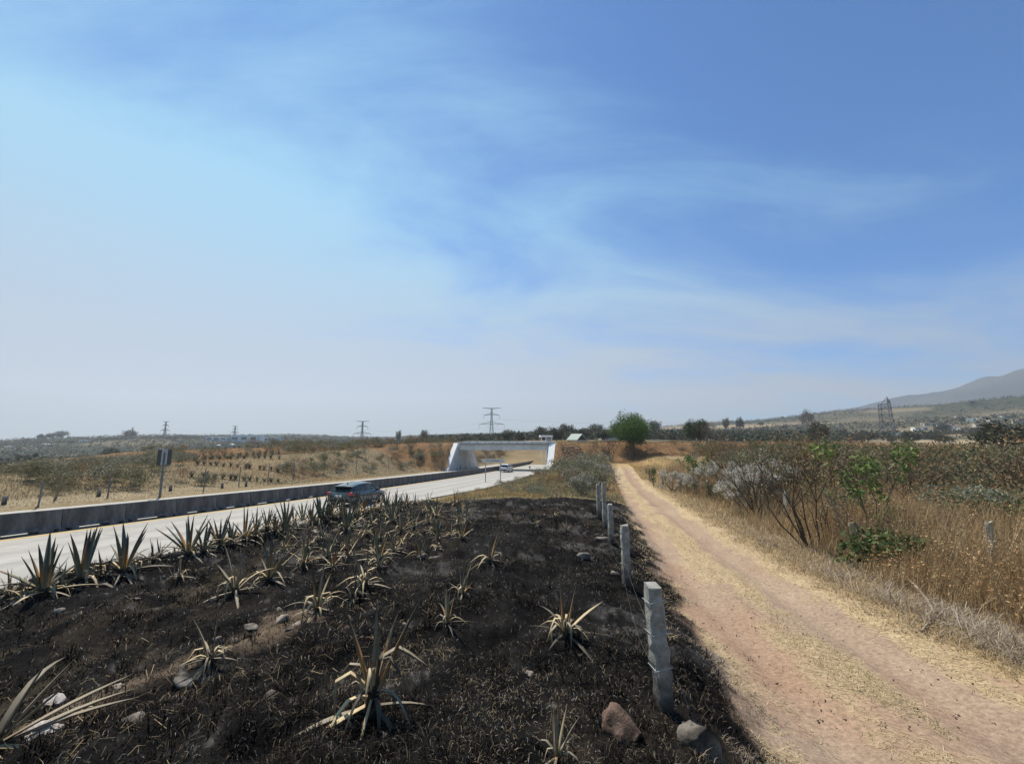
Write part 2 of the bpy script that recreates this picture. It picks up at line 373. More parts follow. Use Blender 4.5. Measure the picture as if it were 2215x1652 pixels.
def build_ground():
    a = np.concatenate([np.arange(-180, -64, 4.0), np.arange(-64, 64, .245), np.arange(64, 180, 4.0)])
    r = np.concatenate([[0.25], np.exp(np.linspace(math.log(.6), math.log(4400), 480))])
    A_, R_ = np.meshgrid(np.radians(a), r)
    X = (R_ * np.sin(A_)).ravel(); Y = (R_ * np.cos(A_)).ravel()
    Z = H(X, Y); C, bu = COL(X, Y)
    na, nr = len(a), len(r)
    i = np.arange(nr - 1)[:, None] * na; j = np.arange(na)[None, :]; j2 = (j + 1) % na
    F = np.stack([i + j, i + na + j, i + na + j2, i + j2], -1).reshape(-1, 4)[:, ::-1]
    m = bpy.data.materials.new('ground'); m.use_nodes = True; t = m.node_tree; L = t.links; b = t.nodes['Principled BSDF']
    b.inputs['Roughness'].default_value = 0.95; b.inputs['Specular IOR Level'].default_value = 0.04
    at = N(t, 'ShaderNodeAttribute'); at.attribute_name = 'col'
    ge = N(t, 'ShaderNodeNewGeometry')
    n1 = N(t, 'ShaderNodeTexNoise'); L.new(ge.outputs['Position'], n1.inputs['Vector']); n1.inputs['Scale'].default_value = 16
    n1.inputs['Detail'].default_value = 7; n1.inputs['Roughness'].default_value = 0.75
    mr = N(t, 'ShaderNodeMapRange'); L.new(n1.outputs['Fac'], mr.inputs['Value']); mr.inputs['From Min'].default_value = .28; mr.inputs['From Max'].default_value = .72
    mr.inputs['To Min'].default_value = .55; mr.inputs['To Max'].default_value = 1.45
    mx = N(t, 'ShaderNodeVectorMath', operation='SCALE'); L.new(at.outputs['Color'], mx.inputs[0]); L.new(mr.outputs[0], mx.inputs['Scale'])
    L.new(mx.outputs[0], b.inputs['Base Color'])
    n2 = N(t, 'ShaderNodeTexNoise'); L.new(ge.outputs['Position'], n2.inputs['Vector']); n2.inputs['Scale'].default_value = 28
    n2.inputs['Detail'].default_value = 6; n2.inputs['Roughness'].default_value = 0.7
    bp = N(t, 'ShaderNodeBump'); bp.inputs['Strength'].default_value = .6; bp.inputs['Distance'].default_value = .04
    L.new(n2.outputs['Fac'], bp.inputs['Height']); L.new(bp.outputs[0], b.inputs['Normal'])
    o = O('ground', to_mesh('ground', np.stack([X, Y, Z], 1), F, C, m, True)); kind(o, 'structure')
build_ground()
def build_mountain():
    az = np.linspace(34, 72, 160); rr = np.linspace(2500, 4300, 50)
    A_, R_ = np.meshgrid(np.radians(az), rr); D = np.degrees(A_)
    crest = np.interp(D, [34, 38.5, 40.5, 43, 45, 47, 49.5, 51, 53, 58, 63, 72], [45, 75, 98, 120, 132, 143, 160, 186, 206, 240, 236, 190]) * 1.72
    prof = np.clip(1 - np.abs(R_ - 3400) / 900, 0, 1); prof = prof * prof * (3 - 2 * prof)
    X = R_ * np.sin(A_); Y = R_ * np.cos(A_)
    Z = crest * prof * (0.9 + .22 * fbm(X / 260, Y / 260, 5, 71)) + (fbm(X / 120, Y / 120, 4, 72) - .5) * 30 * prof - 10
    n = len(az); i = np.arange(len(rr) - 1)[:, None] * n; j = np.arange(n - 1)[None, :]
    F = np.stack([i + j, i + j + 1, i + n + j + 1, i + n + j], -1).reshape(-1, 4)
    c = fbm(X.ravel() / 150, Y.ravel() / 150, 4, 73)
    C = lerp3(np.array([[.03, .042, .04]]), np.array([[.065, .07, .055]]), ss(.4, .65, c))
    kind(O('mountain', to_mesh('mountain', np.stack([X.ravel(), Y.ravel(), Z.ravel()], 1), F, C, mat('mountain', attr=True, rough=.95), True)), 'structure')
build_mountain()

# ------------------------------------------------------------------ highway
def build_road():
    S = np.concatenate([np.arange(-40, 130, 1.0), np.arange(130, 340, 8.0)])
    m = mat('road_concrete', (0.34, 0.325, 0.295), 0.85, noise=0.14, nscale=1.3, bump=0.1, bscale=30, second=(0.28, 0.27, 0.25))
    def strip(name, p0, p1, z0, mt, skirt=0.0, S=S):
        V = []; F = []
        for s in S:
            z = float(zr(np.array([s]))[0]) + z0
            for p in (p0, p1): x, y = XY(s, p(s) if callable(p) else p); V.append((x, y, z))
            if skirt:
                for p in (p0, p1): x, y = XY(s, p(s) if callable(p) else p); V.append((x, y, z - skirt))
        k = 4 if skirt else 2
        for i in range(len(S) - 1):
            b = i * k; F.append((b, b + 1, b + k + 1, b + k))
            if skirt: F += [(b + 2, b, b + k, b + k + 2), (b + 1, b + 3, b + k + 3, b + k + 1)]
        return to_mesh(name, np.array(V), F, None, mt)
    def slab():
        fr = np.linspace(0, 1, 60); V = []; C = []; UV = []
        for s in S:
            z = float(zr(np.array([s]))[0]); p1 = float(pe(s)) - .05; pp = -18.4 + (p1 + 18.4) * fr
            x, y = XY(s, pp); V.append(np.stack([x, y, np.full(60, z)], 1))
            band = sum(np.exp(-((pp - c) / .42) ** 2) for c in (-2.9, -4.7, -6.4, -8.1, -12.5, -14.3, -16)) * (.75 + .5 * fbm(np.full(60, s / 9), pp * 1.5, 3, 81))
            oil = np.exp(-((pp + 3.8) / .5) ** 2) + np.exp(-((pp + 7.2) / .5) ** 2)
            k = 1 - .20 * np.clip(band, 0, 1.3) - .06 * oil + (fbm(np.full(60, s / 3), pp / 1.2, 3, 82) - .5) * .16
            C.append(np.array([[.375, .355, .32]]) * k[:, None])
            UV.append(np.stack([np.full(60, s), pp], 1))
        V = np.concatenate(V); C = np.concatenate(C); UV = np.concatenate(UV); n = len(S)
        i = np.arange(n - 1)[:, None] * 60; j = np.arange(59)[None, :]
        F = np.stack([i + j, i + j + 1, i + 61 + j, i + 60 + j], -1).reshape(-1, 4)
        mm = mat('road_concrete', attr=True, rough=.85, noise=.12, nscale=2.2, bump=.12, bscale=40); t = mm.node_tree; b = t.nodes['Principled BSDF']
        me = to_mesh('highway', V, F, C, mm)
        ul = me.uv_layers.new(name='sp'); li = np.empty(len(me.loops), np.int32); me.loops.foreach_get('vertex_index', li); ul.data.foreach_set('uv', UV[li].astype(np.float32).ravel())
        u = N(t, 'ShaderNodeUVMap'); u.uv_map = 'sp'; sp = N(t, 'ShaderNodeSeparateXYZ'); t.links.new(u.outputs[0], sp.inputs[0])
        fs = math_node(t, 'FRACT', math_node(t, 'DIVIDE', sp.outputs[0], 4.6)); jl = math_node(t, 'LESS_THAN', fs, .010)
        fp = math_node(t, 'FRACT', math_node(t, 'DIVIDE', math_node(t, 'ADD', sp.outputs[1], 23.4), 3.7)); jp = math_node(t, 'LESS_THAN', fp, .009)
        jm = math_node(t, 'SUBTRACT', 1.0, math_node(t, 'MULTIPLY', math_node(t, 'MAXIMUM', jl, jp), .45))
        src = b.inputs['Base Color'].links[0].from_socket; sc2 = N(t, 'ShaderNodeVectorMath', operation='SCALE'); t.links.new(src, sc2.inputs[0]); t.links.new(jm, sc2.inputs['Scale']); t.links.new(sc2.outputs[0], b.inputs['Base Color'])
        return me
    o = O('highway', slab()); kind(o, 'structure')
    O('slab_edge', strip('slab_edge', lambda s: float(pe(s)) - .30, lambda s: float(pe(s)) - .045, -.006, m, skirt=.3), o)
    y = mat('yellow_line', (0.50, 0.37, 0.15), 0.8, noise=.2, nscale=8)
    wl = mat('white_line', (0.58, 0.57, 0.53), 0.8, noise=.2, nscale=8)
    O('edge_line', strip('edge_line', -9.25, -8.95, .005, y), o)
    # low kerb along the near edge
    k = MB()
    kb = O('kerb', strip('kerb', lambda s: float(pe(s)) - .06, lambda s: float(pe(s)) + .16, .10, M_barrier, skirt=.3, S=S[(S > 19) & (S < 72)]), o)
build_road()

def seg_mat(s0, s1, p):
    """frame along the road at (s0,p): x axis = along, y axis = left of travel, with grade"""
    x0, y0 = XY(s0, p); x1, y1 = XY(s1, p); z0 = float(zr(np.array([s0]))[0]); z1 = float(zr(np.array([s1]))[0])
    d = Vector((x1 - x0, y1 - y0, z1 - z0)).normalized(); up = Vector((0, 0, 1)); l = up.cross(d).normalized(); u = d.cross(l)
    M = Matrix((d, l, u)).transposed().to_4x4(); M.translation = (x0, y0, z0); return M
def build_barriers():
    prof = [(-.29, 0), (-.29, .08), (-.17, .26), (-.085, .81), (.085, .81), (.17, .26), (.29, .08), (.29, 0)]
    Ls = 2.1
    def seg(slots):
        mb = MB(); xs = sorted(set([0.012, Ls - .012] + [a for s in slots for a in s]))
        n = len(prof)
        for a, b in zip(xs[:-1], xs[1:]):
            hole = any(s[0] <= a and b <= s[1] for s in slots)
            pr = [(y, max(z, .105) if hole else z) for y, z in prof]
            mb.add([(a, y, z) for y, z in pr] + [(b, y, z) for y, z in pr],
                   [(i, (i + 1) % n, (i + 1) % n + n, i + n) for i in range(n)] + [tuple(range(n - 1, -1, -1)), tuple(range(n, 2 * n))])
        return mb.mesh('barrier_segment', M_barrier)
    ms = [seg([(.1, .28), (.5, 1.5), (1.82, 2.0)]), seg([(.06, .2), (.42, 1.62), (1.9, 2.02)]), seg([(.5, 1.45), (1.86, 2.0)])]
    r = random.Random(3); s = -8.0; i = 0; seen = 0
    while s < 150:
        M = seg_mat(s, s + Ls, -9.75 + r.uniform(-.02, .02)) @ Matrix.Rotation(R(r.uniform(-.6, .6)), 4, 'Z')
        o = O('barrier_segment', ms[i % 3]); o.matrix_world = M
        ux = 1107.5 + FPX * (M.translation.x / max(M.translation.y, 1)) * 1.03
        if ux > -70 and s > -3 and seen < 20:
            T(o, 'stained grey concrete road barrier segment, %s from the left edge' % ordinal(seen), 'barrier', 'concrete barrier along the highway'); seen += 1
        else:
            T(o, 'distant grey concrete barrier segment in the run towards the bridge' if s > 0 else 'grey concrete barrier segment beyond the left edge', 'barrier', 'concrete barrier along the highway')
        s += Ls; i += 1
build_barriers()
# ------------------------------------------------------------------ overpass
def rock_mesh(name, seed, cols, squash=(1, 1, .7), sub=2, rough=.22):
    import bmesh
    bm = bmesh.new(); bmesh.ops.create_icosphere(bm, subdivisions=sub, radius=.5)
    V = np.array([v.co[:] for v in bm.verts]); F = np.array([[v.index for v in f.verts] for f in bm.faces]); bm.free()
    r = np.random.default_rng(seed)
    for k in range(10):                                  # chop flat facets
        n = r.normal(size=3); n /= np.linalg.norm(n); d = r.uniform(.17, .38); t = V @ n - d
        V = V - np.outer(np.maximum(t, 0), n)
    n = (fbm(V[:, 0] * 4 + seed, V[:, 1] * 4 + V[:, 2] * 2.3, 4, seed, .6) + fbm(V[:, 2] * 5 + seed, V[:, 0] * 4 - V[:, 1] * 3, 4, seed + 9, .6)) / 2
    V = V * (1 + (n[:, None] - .5) * rough * 2) * np.array(squash)
    c = ss(.35, .65, fbm(V[:, 0] * 5 + seed * 3, V[:, 1] * 5 + V[:, 2] * 4, 3, seed + 3))
    C = lerp3(np.array([cols[0]]), np.array([cols[1]]), c)
    return to_mesh(name, V, F, C, M_rock, False)
def build_overpass():
    root = O('overpass_bridge', None, loc=(-1, 80, -3.6)); T(root, 'low concrete bridge spanning the highway with white painted wing walls', 'bridge')
    base = root.location
    inv = Matrix.Translation(-base)
    def put(name, mb, m, par=root, smooth=False):
        me = mb.mesh(name, m, smooth); me.transform(inv); return O(name, me, par)
    Mw = mat('abutment_concrete', (0.64, 0.64, 0.62), .9, noise=.15, nscale=2, second=(.52, .52, .51))
    # deck: runs along X between the two abutments
    xa, xb = -10.6, 8.6
    mb = MB(); mb.box(xa, xb, 79.2, 87, .35, 1.45); dk = put('deck_girder', mb, Mw)
    mb = MB(); mb.box(xa - .2, xb + .2, 78.95, 79.3, 1.45, 1.62); put('deck_ledge', mb, M_conc)
    mb = MB(); mb.box(xa - .2, xb + .2, 79.02, 79.22, 1.62, 2.02); mb.box(xa, xb, 86.8, 87, 1.45, 2.0); put('parapet', mb, Mw)
    for x in np.arange(xa + .4, xb, 1.6):
        mb = MB(); mb.box(x - .06, x + .06, 78.99, 79.12, 1.63, 2.06); put('parapet_post', mb, M_conc)
    # wing walls: sloping coping along the road direction
    def wing(side, p_in, p_out, name, sn):
        s_top = {'r': 72.3, 'l': 67.8}[side]; s_far = s_top + 8.5
        zb = -4.3
        def prism(poly, p0, p1, m, nm, par=root):
            V = []
            for pp in (p0, p1):
                for s, z in poly: x, y = XY(s, pp); V.append((x, y, z))
            n = len(poly); mb = MB()
            mb.add(V, [tuple(range(n)), tuple(range(2 * n - 1, n - 1, -1))] + [(i, i + n, (i + 1) % n + n, (i + 1) % n) for i in range(n)])
            return put(nm, mb, m, par)
        run = 5.2
        wall = prism([(s_top - run, zb), (s_far + run, zb), (s_far + run, zb + .4), (s_far, 1.4), (s_top, 1.4), (s_top - run, zb + .4)], p_in, p_out, Mw, 'abutment_wall')
        # white coping, stepped at its foot
        q0, q1 = (p_in - .12, p_out + .35) if side == 'r' else (p_out - .12, p_in + .1)
        prism([(s_top - run - .15, zb + .2), (s_top - run - .15, zb + .75), (s_top - .02, 1.75), (s_top + .35, 1.75), (s_top + .35, 1.25)], q0, q1, M_white, 'white_coping', wall)
        prism([(s_far + run, zb + .45), (s_far + run, zb + .75), (s_far, 1.72), (s_far - .3, 1.72), (s_far - .3, 1.4)], q0, q1, mat('old_limewash', (.55, .48, .38), .85, noise=.2), 'far_coping', wall)
        return wall
    wr = wing('r', .55, 1.35, 'r', 1); wing('l', -17.6, -18.3, 'l', -1)
    # rubble masonry facing beside the right wing wall: single stones
    stones = [rock_mesh('stone', 100 + i, [(.16, .125, .10), (.27, .22, .185)], (1, .55, .8), 1) for i in range(6)]
    r = random.Random(5); wl = O('rubble_facing', None, root)
    n = 0
    for row in range(11):
        z = -2.9 + row * .44
        x = 9.2 + (r.random() * .4) + row * .06
        while x < 14.6 - row * .1 and n < 160:
            y = 79.0 - (1.75 - z) / .72 + .02
            wd = r.uniform(.42, .75)
            o = O('stone', stones[n % 6], wl, (x, y - .55 + r.uniform(-.1, .1), z + r.uniform(-.1, .1)), (R(-35 + r.uniform(-8, 8)), r.uniform(-.3, .3), r.uniform(-.3, .3)), (wd * 1.15, .8, r.uniform(.46, .66)))
            o.location = Vector(o.location) - base
            x += wd * .98; n += 1
build_overpass()

# ------------------------------------------------------------------ cars
M_glass = mat('car_glass', (0.018, 0.03, 0.032), 0.06, spec=.6)
M_tyre = mat('tyre', (0.02, 0.02, 0.02), .9)
M_rim = mat('rim', (0.45, 0.45, 0.46), .35, metal=.8)
M_red = mat('tail_light_red', (0.45, 0.02, 0.025), .15, coat=.6)
M_blk = mat('black_plastic', (0.012, 0.013, 0.014), .55)
def build_car(name, paint):
    """crossover, x forward, z up, origin on the road below the middle"""
    root = O(name, None)
    # stations: x, half width at sill, half width at belt, z sill, z belt, half width roof, z roof
    st = [(-2.26, .60, .66, .52, .86, None, None), (-2.20, .80, .84, .36, 1.00, None, None), (-2.02, .88, .91, .30, 1.06, None, None), (-1.4, .90, .93, .24, 1.07, None, None),
          (-.6, .90, .925, .22, 1.05, None, None), (.3, .90, .925, .22, 1.03, None, None), (1.0, .90, .92, .24, 1.00, None, None), (1.55, .89, .90, .28, .95, None, None),
          (2.0, .84, .82, .32, .84, None, None), (2.25, .62, .58, .40, .68, None, None)]
    V = []; F = []; k = 10
    for x, ws, wb, zs, zb, _, _ in st:
        zm = zs + (zb - zs) * .55
        V += [(x, -ws * .92, zs), (x, -ws, zs + .10), (x, -wb - .01, zm), (x, -wb * .985, zb - .05), (x, -wb * .90, zb), (x, wb * .90, zb), (x, wb * .985, zb - .05), (x, wb + .01, zm), (x, ws, zs + .10), (x, ws * .92, zs)]
    for i in range(len(st) - 1):
        for j in range(k): F.append((i * k + j, i * k + (j + 1) % k, (i + 1) * k + (j + 1) % k, (i + 1) * k + j))
    F.append(tuple(range(k))[::-1]); F.append(tuple((len(st) - 1) * k + j for j in range(k)))
    O('body', to_mesh('body', np.array(V), F, None, paint, True), root)
    # greenhouse (glass) and painted roof
    gh = [(-2.10, .78, 1.02, .70, 1.08), (-1.72, .80, 1.03, .66, 1.42), (-1.0, .82, 1.03, .65, 1.54), (-.1, .82, 1.02, .66, 1.58), (.55, .82, 1.0, .62, 1.50), (1.30, .78, .97, .70, 1.0)]
    V = []; F = []
    for x, wb, zb, wt, zt_ in gh: V += [(x, -wb, zb), (x, -wt, zt_), (x, wt, zt_), (x, wb, zb)]
    for i in range(len(gh) - 1):
        for j in range(3): F.append((i * 4 + j, i * 4 + j + 1, (i + 1) * 4 + j + 1, (i + 1) * 4 + j))
    F += [(3, 2, 1, 0), (20, 21, 22, 23)]
    O('window_glass', to_mesh('window_glass', np.array(V), F, None, M_glass, False), root)
    rf = [(-1.86, .63, 1.40), (-1.72, .665, 1.445), (-1.0, .66, 1.57), (-.1, .665, 1.61), (.50, .63, 1.535), (.66, .60, 1.47)]
    V = []; F = []
    for x, wt, z in rf: V += [(x, -wt - .02, z - .035), (x, -wt * .8, z + .025), (x, 0, z + .045), (x, wt * .8, z + .025), (x, wt + .02, z - .035)]
    for i in range(len(rf) - 1):
        for j in range(4): F.append((i * 5 + j, i * 5 + j + 1, (i + 1) * 5 + j + 1, (i + 1) * 5 + j))
    roof = O('roof', to_mesh('roof', np.array(V), F, None, paint, True), root)
    mb = MB(); mb.box(-2.06, -1.80, -.60, .60, 1.385, 1.42); O('spoiler', mb.mesh('spoiler', M_blk), root)
    mb = MB(); mb.prism([(-1.45, 1.555), (-1.30, 1.56), (-1.42, 1.64)], -.02, .02); O('antenna_fin', mb.mesh('antenna_fin', M_blk), roof)
    for sy in (-1, 1):
        # pillars
        for (x0, x1, t0, t1) in ((.62, 1.34, 1.50, .96), (-.55, -.40, 1.565, 1.02), (-1.55, -1.80, 1.45, 1.03)):
            mb = MB(); mb.tube([(x0, sy * .655, t0), (x1, sy * .825, t1)], .035, 5); O('pillar', mb.mesh('pillar', paint), root)
        mb = MB(); mb.prism([(-2.235, .84), (-2.235, 1.0), (-2.10, 1.02), (-1.86, .96), (-1.90, .86), (-2.1, .80)], sy * .62 - .02, sy * .94 - .02 * sy)
        O('tail_light', mb.mesh('tail_light', M_red), root)
        mb = MB(); mb.box(.72, .95, sy * .98 - .11, sy * .98 + .11, .98, 1.13); O('wing_mirror', mb.mesh('wing_mirror', paint), root)
        for wx in (-1.38, 1.42):
            mb = MB(); n = 20
            pts = [(.33 * math.cos(2 * math.pi * i / n), .33 * math.sin(2 * math.pi * i / n)) for i in range(n)]
            mb.prism([(wx + a, .34 + b) for a, b in pts], sy * .72, sy * .945); wh = O('wheel', mb.mesh('wheel', M_tyre), root)
            mb = MB(); mb.prism([(wx + a * .66, .34 + b * .66) for a, b in pts], sy * .93, sy * .955); O('rim', mb.mesh('rim', M_rim), wh)
    mb = MB(); mb.box(-2.285, -2.24, -.26, .26, .72, .86); O('number_plate', mb.mesh('number_plate', mat('plate', (.6, .6, .58), .5)), root)
    mb = MB(); mb.box(-2.30, -2.18, -.74, .74, .36, .56); O('bumper', mb.mesh('bumper', M_blk), root)
    return root
def place_car(o, s, p, rev=False):
    x, y = XY(s, p); z = float(zr(np.array([s]))[0]); g = math.atan2(float(zr(np.array([s + 1]))[0]) - z, 1)
    o.location = (x, y, z + .005); o.rotation_euler = (0, -g, math.atan2(.974, .226))
c1 = build_car('crossover_car', mat('dark_green_paint', (0.022, 0.042, 0.045), .3, coat=1.0, spec=.5))
T(c1, 'dark green crossover car with red tail lights driving beyond the scorched agaves', 'car'); place_car(c1, 15.9, -4.3); c1.scale = (.89, .89, .84)
c2 = build_car('hatchback_car', mat('silver_white_paint', (0.62, 0.64, 0.68), .3, coat=.8))
T(c2, 'small white car far off on the highway before the bridge', 'car'); place_car(c2, 64.5, -6.6); c2.scale = (.92, .92, .92)

# ------------------------------------------------------------------ signs
def text_mesh(body, size, m):
    cu = bpy.data.curves.new('lettering', 'FONT'); cu.body = body; cu.size = size; cu.align_x = 'CENTER'; cu.align_y = 'CENTER'; cu.extrude = .003
    o = bpy.data.objects.new('tmp', cu); col.objects.link(o)
    me = bpy.data.meshes.new_from_object(o.evaluated_get(bpy.context.evaluated_depsgraph_get())); bpy.data.objects.remove(o)
    me.materials.clear(); me.materials.append(m); return me
def build_signs():
    pa, t = G(1050, 1045); pb, tb = G(1083, 1039)
    d = Vector((pb.x - pa.x, pb.y - pa.y, 0)); n = Vector((.974, -.226, 0))
    root = O('road_sign', None, loc=pa, rot=(0, 0, math.atan2(-.226, .974)))
    T(root, 'narrow white name board on two steel posts beside the highway', 'road sign')
    wd = 33 / FPX * t * 1.02; ht = 52 / FPX * t
    for i, x in enumerate((0, wd)):
        xx = pa.x + .974 * x; yy = pa.y - .226 * x; zb = h1(xx, yy) - pa.z - .2
        mb = MB(); mb.box(x - .05, x + .05, -.03, .03, zb, ht - .05); O('post', mb.mesh('post', M_steel), root)
    mb = MB(); mb.box(-.45, wd + .45, -.06, -.035, ht - .43, ht); pn = O('panel', mb.mesh('panel', mat('sign_white', (.50, .51, .50), .5)), root)
    tm = text_mesh('PTE. LAS MORALAS', .22, mat('sign_black', (.02, .02, .02), .6))
    O('lettering', tm, pn, (wd / 2, -.066, ht - .215), (R(90), 0, 0), (.86, 1, 1))
    # grey sign seen from behind, left of the road
    p, t = G(345, 1078); ht = (1078 - 980) / FPX * t
    root = O('road_sign', None, loc=p, rot=(0, 0, R(22))); T(root, 'tall grey sign seen from behind among the scrub left of the highway', 'road sign')
    wd = 25 / FPX * t; hh = 33 / FPX * t
    g = mat('sign_back', (.30, .32, .33), .6); dk = mat('sign_frame', (.055, .065, .065), .6)
    mb = MB(); mb.box(-.06, .06, -.05, .05, -.3, ht - hh * .2); O('post', mb.mesh('post', M_pylon), root)
    mb = MB(); mb.box(-wd * .5, wd * .5, -.02, .0, ht - hh, ht); pn = O('panel', mb.mesh('panel', dk), root)
    mb = MB(); mb.box(-wd * .2, wd * .22, -.05, -.023, ht - hh, ht + .02); O('back_plate', mb.mesh('back_plate', g), pn)
    # small marker post in the verge by the bridge
    p, t = G(1983 / 1.7336 + 2, 1021)
    root = O('marker_post', None, loc=p); T(root, 'thin dark marker post at the road edge before the bridge', 'post')
    mb = MB(); mb.box(-.05, .05, -.04, .04, -.2, 1.0); O('shaft', mb.mesh('shaft', M_pylon), root)
    mb = MB(); mb.box(-.16, .16, -.06, -.042, .8, 1.15); O('plate', mb.mesh('plate', M_pylon), root)
build_signs()

# ------------------------------------------------------------------ fence posts
def post_mesh(h, w, seed, lean=0):
    """square cast post, chipped edges, a cap that is a bit rounded"""
    r = np.random.default_rng(seed); ns = 14
    V = []; F = []
    for i in range(ns + 1):
        z = -.25 + (h + .25) * i / ns; k = w / 2 * (1 - .06 * i / ns) * (1 if i < ns else .88)
        c = k * .30
        ring = [(-k + c, -k), (k - c, -k), (k, -k + c), (k, k - c), (k - c, k), (-k + c, k), (-k, k - c), (-k, -k + c)]
        for a, b in ring: V.append((a + r.normal() * .006, b + r.normal() * .006, z + (r.normal() * .012 if i == ns else 0)))
    for i in range(ns):
        for j in range(8): F.append((i * 8 + j, i * 8 + (j + 1) % 8, (i + 1) * 8 + (j + 1) % 8, (i + 1) * 8 + j))
    F.append(tuple(ns * 8 + j for j in range(8)))
    return to_mesh('shaft', np.array(V), F, None, M_post, False)
def wire_tie(root, z, w):
    mb = MB(); k = w / 2 + .004
    mb.tube([(-k, -k, z), (k, -k, z + .012), (k, k, z + .004), (-k, k, z - .01), (-k, -k, z), (-k - .03, -k + .01, z + .02), (-k - .02, -k - .01, z - .03)], .0035, 4)
    O('wire_tie', mb.mesh('wire_tie', M_steel), root)
def build_posts():
    L = [(1437, 1532, 270, .138, 'nearest square concrete fence post with wire ties, standing in burnt ground'),
         (1356, 1264, 121, .145, 'second concrete fence post from the near end, at the edge of the dirt track'),
         (1322, 1176, 82, .14, 'third concrete fence post along the burnt verge, pale left edge'),
         (1309, 1142, 97, .15, 'tall slim concrete fence post just left of the third one'),
         (1296, 1118, 69, .15, 'leftmost farthest concrete fence post of the burnt verge row')]
    ends = []
    for i, (u, v, h, wd, lab) in enumerate(L):
        p, t = G(u, v); hh = h / FPX * t * 1.0
        if i == 0: hh = .985
        root = O('fence_post', None, loc=p, rot=(R(1.0 if i == 0 else random.Random(i).uniform(-1.5, 1.5)), R(-3.6 if i == 0 else random.Random(i + 9).uniform(-1.5, 1)), R(8)))
        T(root, lab, 'fence post', 'posts along the burnt verge')
        O('shaft', post_mesh(hh, wd, 20 + i), root)
        for z in ((.88, .62, .34) if i < 3 else (.6, .3)): wire_tie(root, hh * z, wd)
        ends.append((p, hh))
    # loose strands of wire, slack after the fire
    for k, z in enumerate((.62, .34)):
        mb = MB()
        for (p, a), (q, b) in zip(ends[:3], ends[1:4]):
            pts = []
            for t in np.linspace(0, 1, 14):
                m = p.lerp(q, t); sag = 4 * t * (1 - t) * (.10 + .16 * k)
                pts.append((m.x - .08, m.y, p.z * (1 - t) + q.z * t + (a * (1 - t) + b * t) * z - sag))
            mb.tube(pts, .0022, 3)
        o = O('fence_wire', mb.mesh('fence_wire', M_wire)); T(o, ['upper', 'lower'][k] + ' slack rusty wire strung along the burnt verge posts', 'wire', 'slack fence wires')
    p, a = ends[0]
    mb = MB(); pts = [(p.x + .08, p.y - .08, p.z + .3), (p.x + .12, p.y - .25, p.z + .12), (p.x + .15, p.y - .5, p.z - .05), (p.x + .22, p.y - .75, h1(p.x + .22, p.y - .75) + .05), (p.x + .3, p.y - 1.0, h1(p.x + .3, p.y - 1.0) + .12)]
    mb.tube(pts, .003, 4); T(O('fence_wire', mb.mesh('fence_wire', M_wire)), 'broken wire end trailing from the nearest post to the grey rock', 'wire', 'slack fence wires')
    # right side of the track
    M_palewood = mat('bleached_wood', (.36, .32, .25), .9, noise=.35, nscale=10, bump=.5, bscale=40, second=(.26, .22, .16), stretch=(2, 2, .3))
    Lr = [(1703, 1128, 62, .17, 'short grey concrete post half hidden in the whitish shrub right of the track', M_post),
          (1858, 1212, 78, .20, 'rough lichened stump of a post between the leafy sapling and bare shrub', M_wood),
          (2158, 1292, 160, .11, 'pale split wooden post at the right edge in tall dry grass', M_palewood),
          (1600, 1092, 36, .15, 'small grey post under the far white flowering shrub', M_post),
          (1531, 1075, 36, .13, 'thin grey post right of the pale bush beyond the track', M_post),
          (1434, 1050, 26, .13, 'pale little post in the middle of the far track fence', M_post),
          (1470, 1060, 28, .13, 'pale little post beside the round whitish bush', M_post),
          (1405, 1040, 26, .13, 'darkest small post at the far end of the track', M_wood)]
    for i, (u, v, h, wd, lab, m) in enumerate(Lr):
        p, t = G(u, v); hh = h / FPX * t
        root = O('fence_post', None, loc=p, rot=(R(random.Random(i + 50).uniform(-3, 3)), R(random.Random(i + 70).uniform(-4, 4)), R(20)))
        T(root, lab, 'fence post', 'posts along the right side of the track')
        me = post_mesh(hh, wd, 60 + i); me.materials.clear(); me.materials.append(m); O('shaft', me, root)
        wire_tie(root, hh * .6, wd)
    # beyond the barrier
    Ll = [(82, 1112, 47, 'slender dark post, leftmost behind the concrete barrier', 2), (232, 1092, 47, 'slender dark post between the leaning stake and the grey sign', 1),
          (440, 1075, 45, 'slender dark post right of the grey sign', 1), (516, 1066, 38, 'slender dark post below the plantation rows', 1),
          (579, 1056, 34, 'slender dark post at the right end of the plantation', 1), (634, 1049, 30, 'slender dark post behind the barrier left of the dark car', 1),
          (700, 1042, 26, 'slender dark post behind the barrier above the dark car', 0), (770, 1035, 24, 'slender dark post behind the barrier right of the dark car', 0),
          (840, 1028, 22, 'farthest slender dark post before the bridge', 0)]
    for i, (u, v, h, lab, lean) in enumerate(Ll):
        x, y = None, None
        p, t = G(u, v - 14); hh = (h + 4) / FPX * t
        root = O('fence_stake', None, loc=p, rot=(0, R(lean), 0)); T(root, lab, 'fence post', 'stakes behind the barrier')
        mb = MB(); mb.tube([(0, 0, -.3), (0.01, 0, hh * .5), (0, 0, hh)], [.045, .04, .035], 6); O('shaft', mb.mesh('shaft', M_pylon), root)
    p, t = G(119, 1080); root = O('leaning_stake', None, loc=p, rot=(0, R(10), 0)); T(root, 'dark stake leaning to the right with a dry tuft at its foot', 'stake')
    mb = MB(); mb.tube([(0, 0, -.2), (.02, 0, .6), (0, 0, 1.5)], [.07, .06, .05], 6); O('shaft', mb.mesh('shaft', M_wood), root)
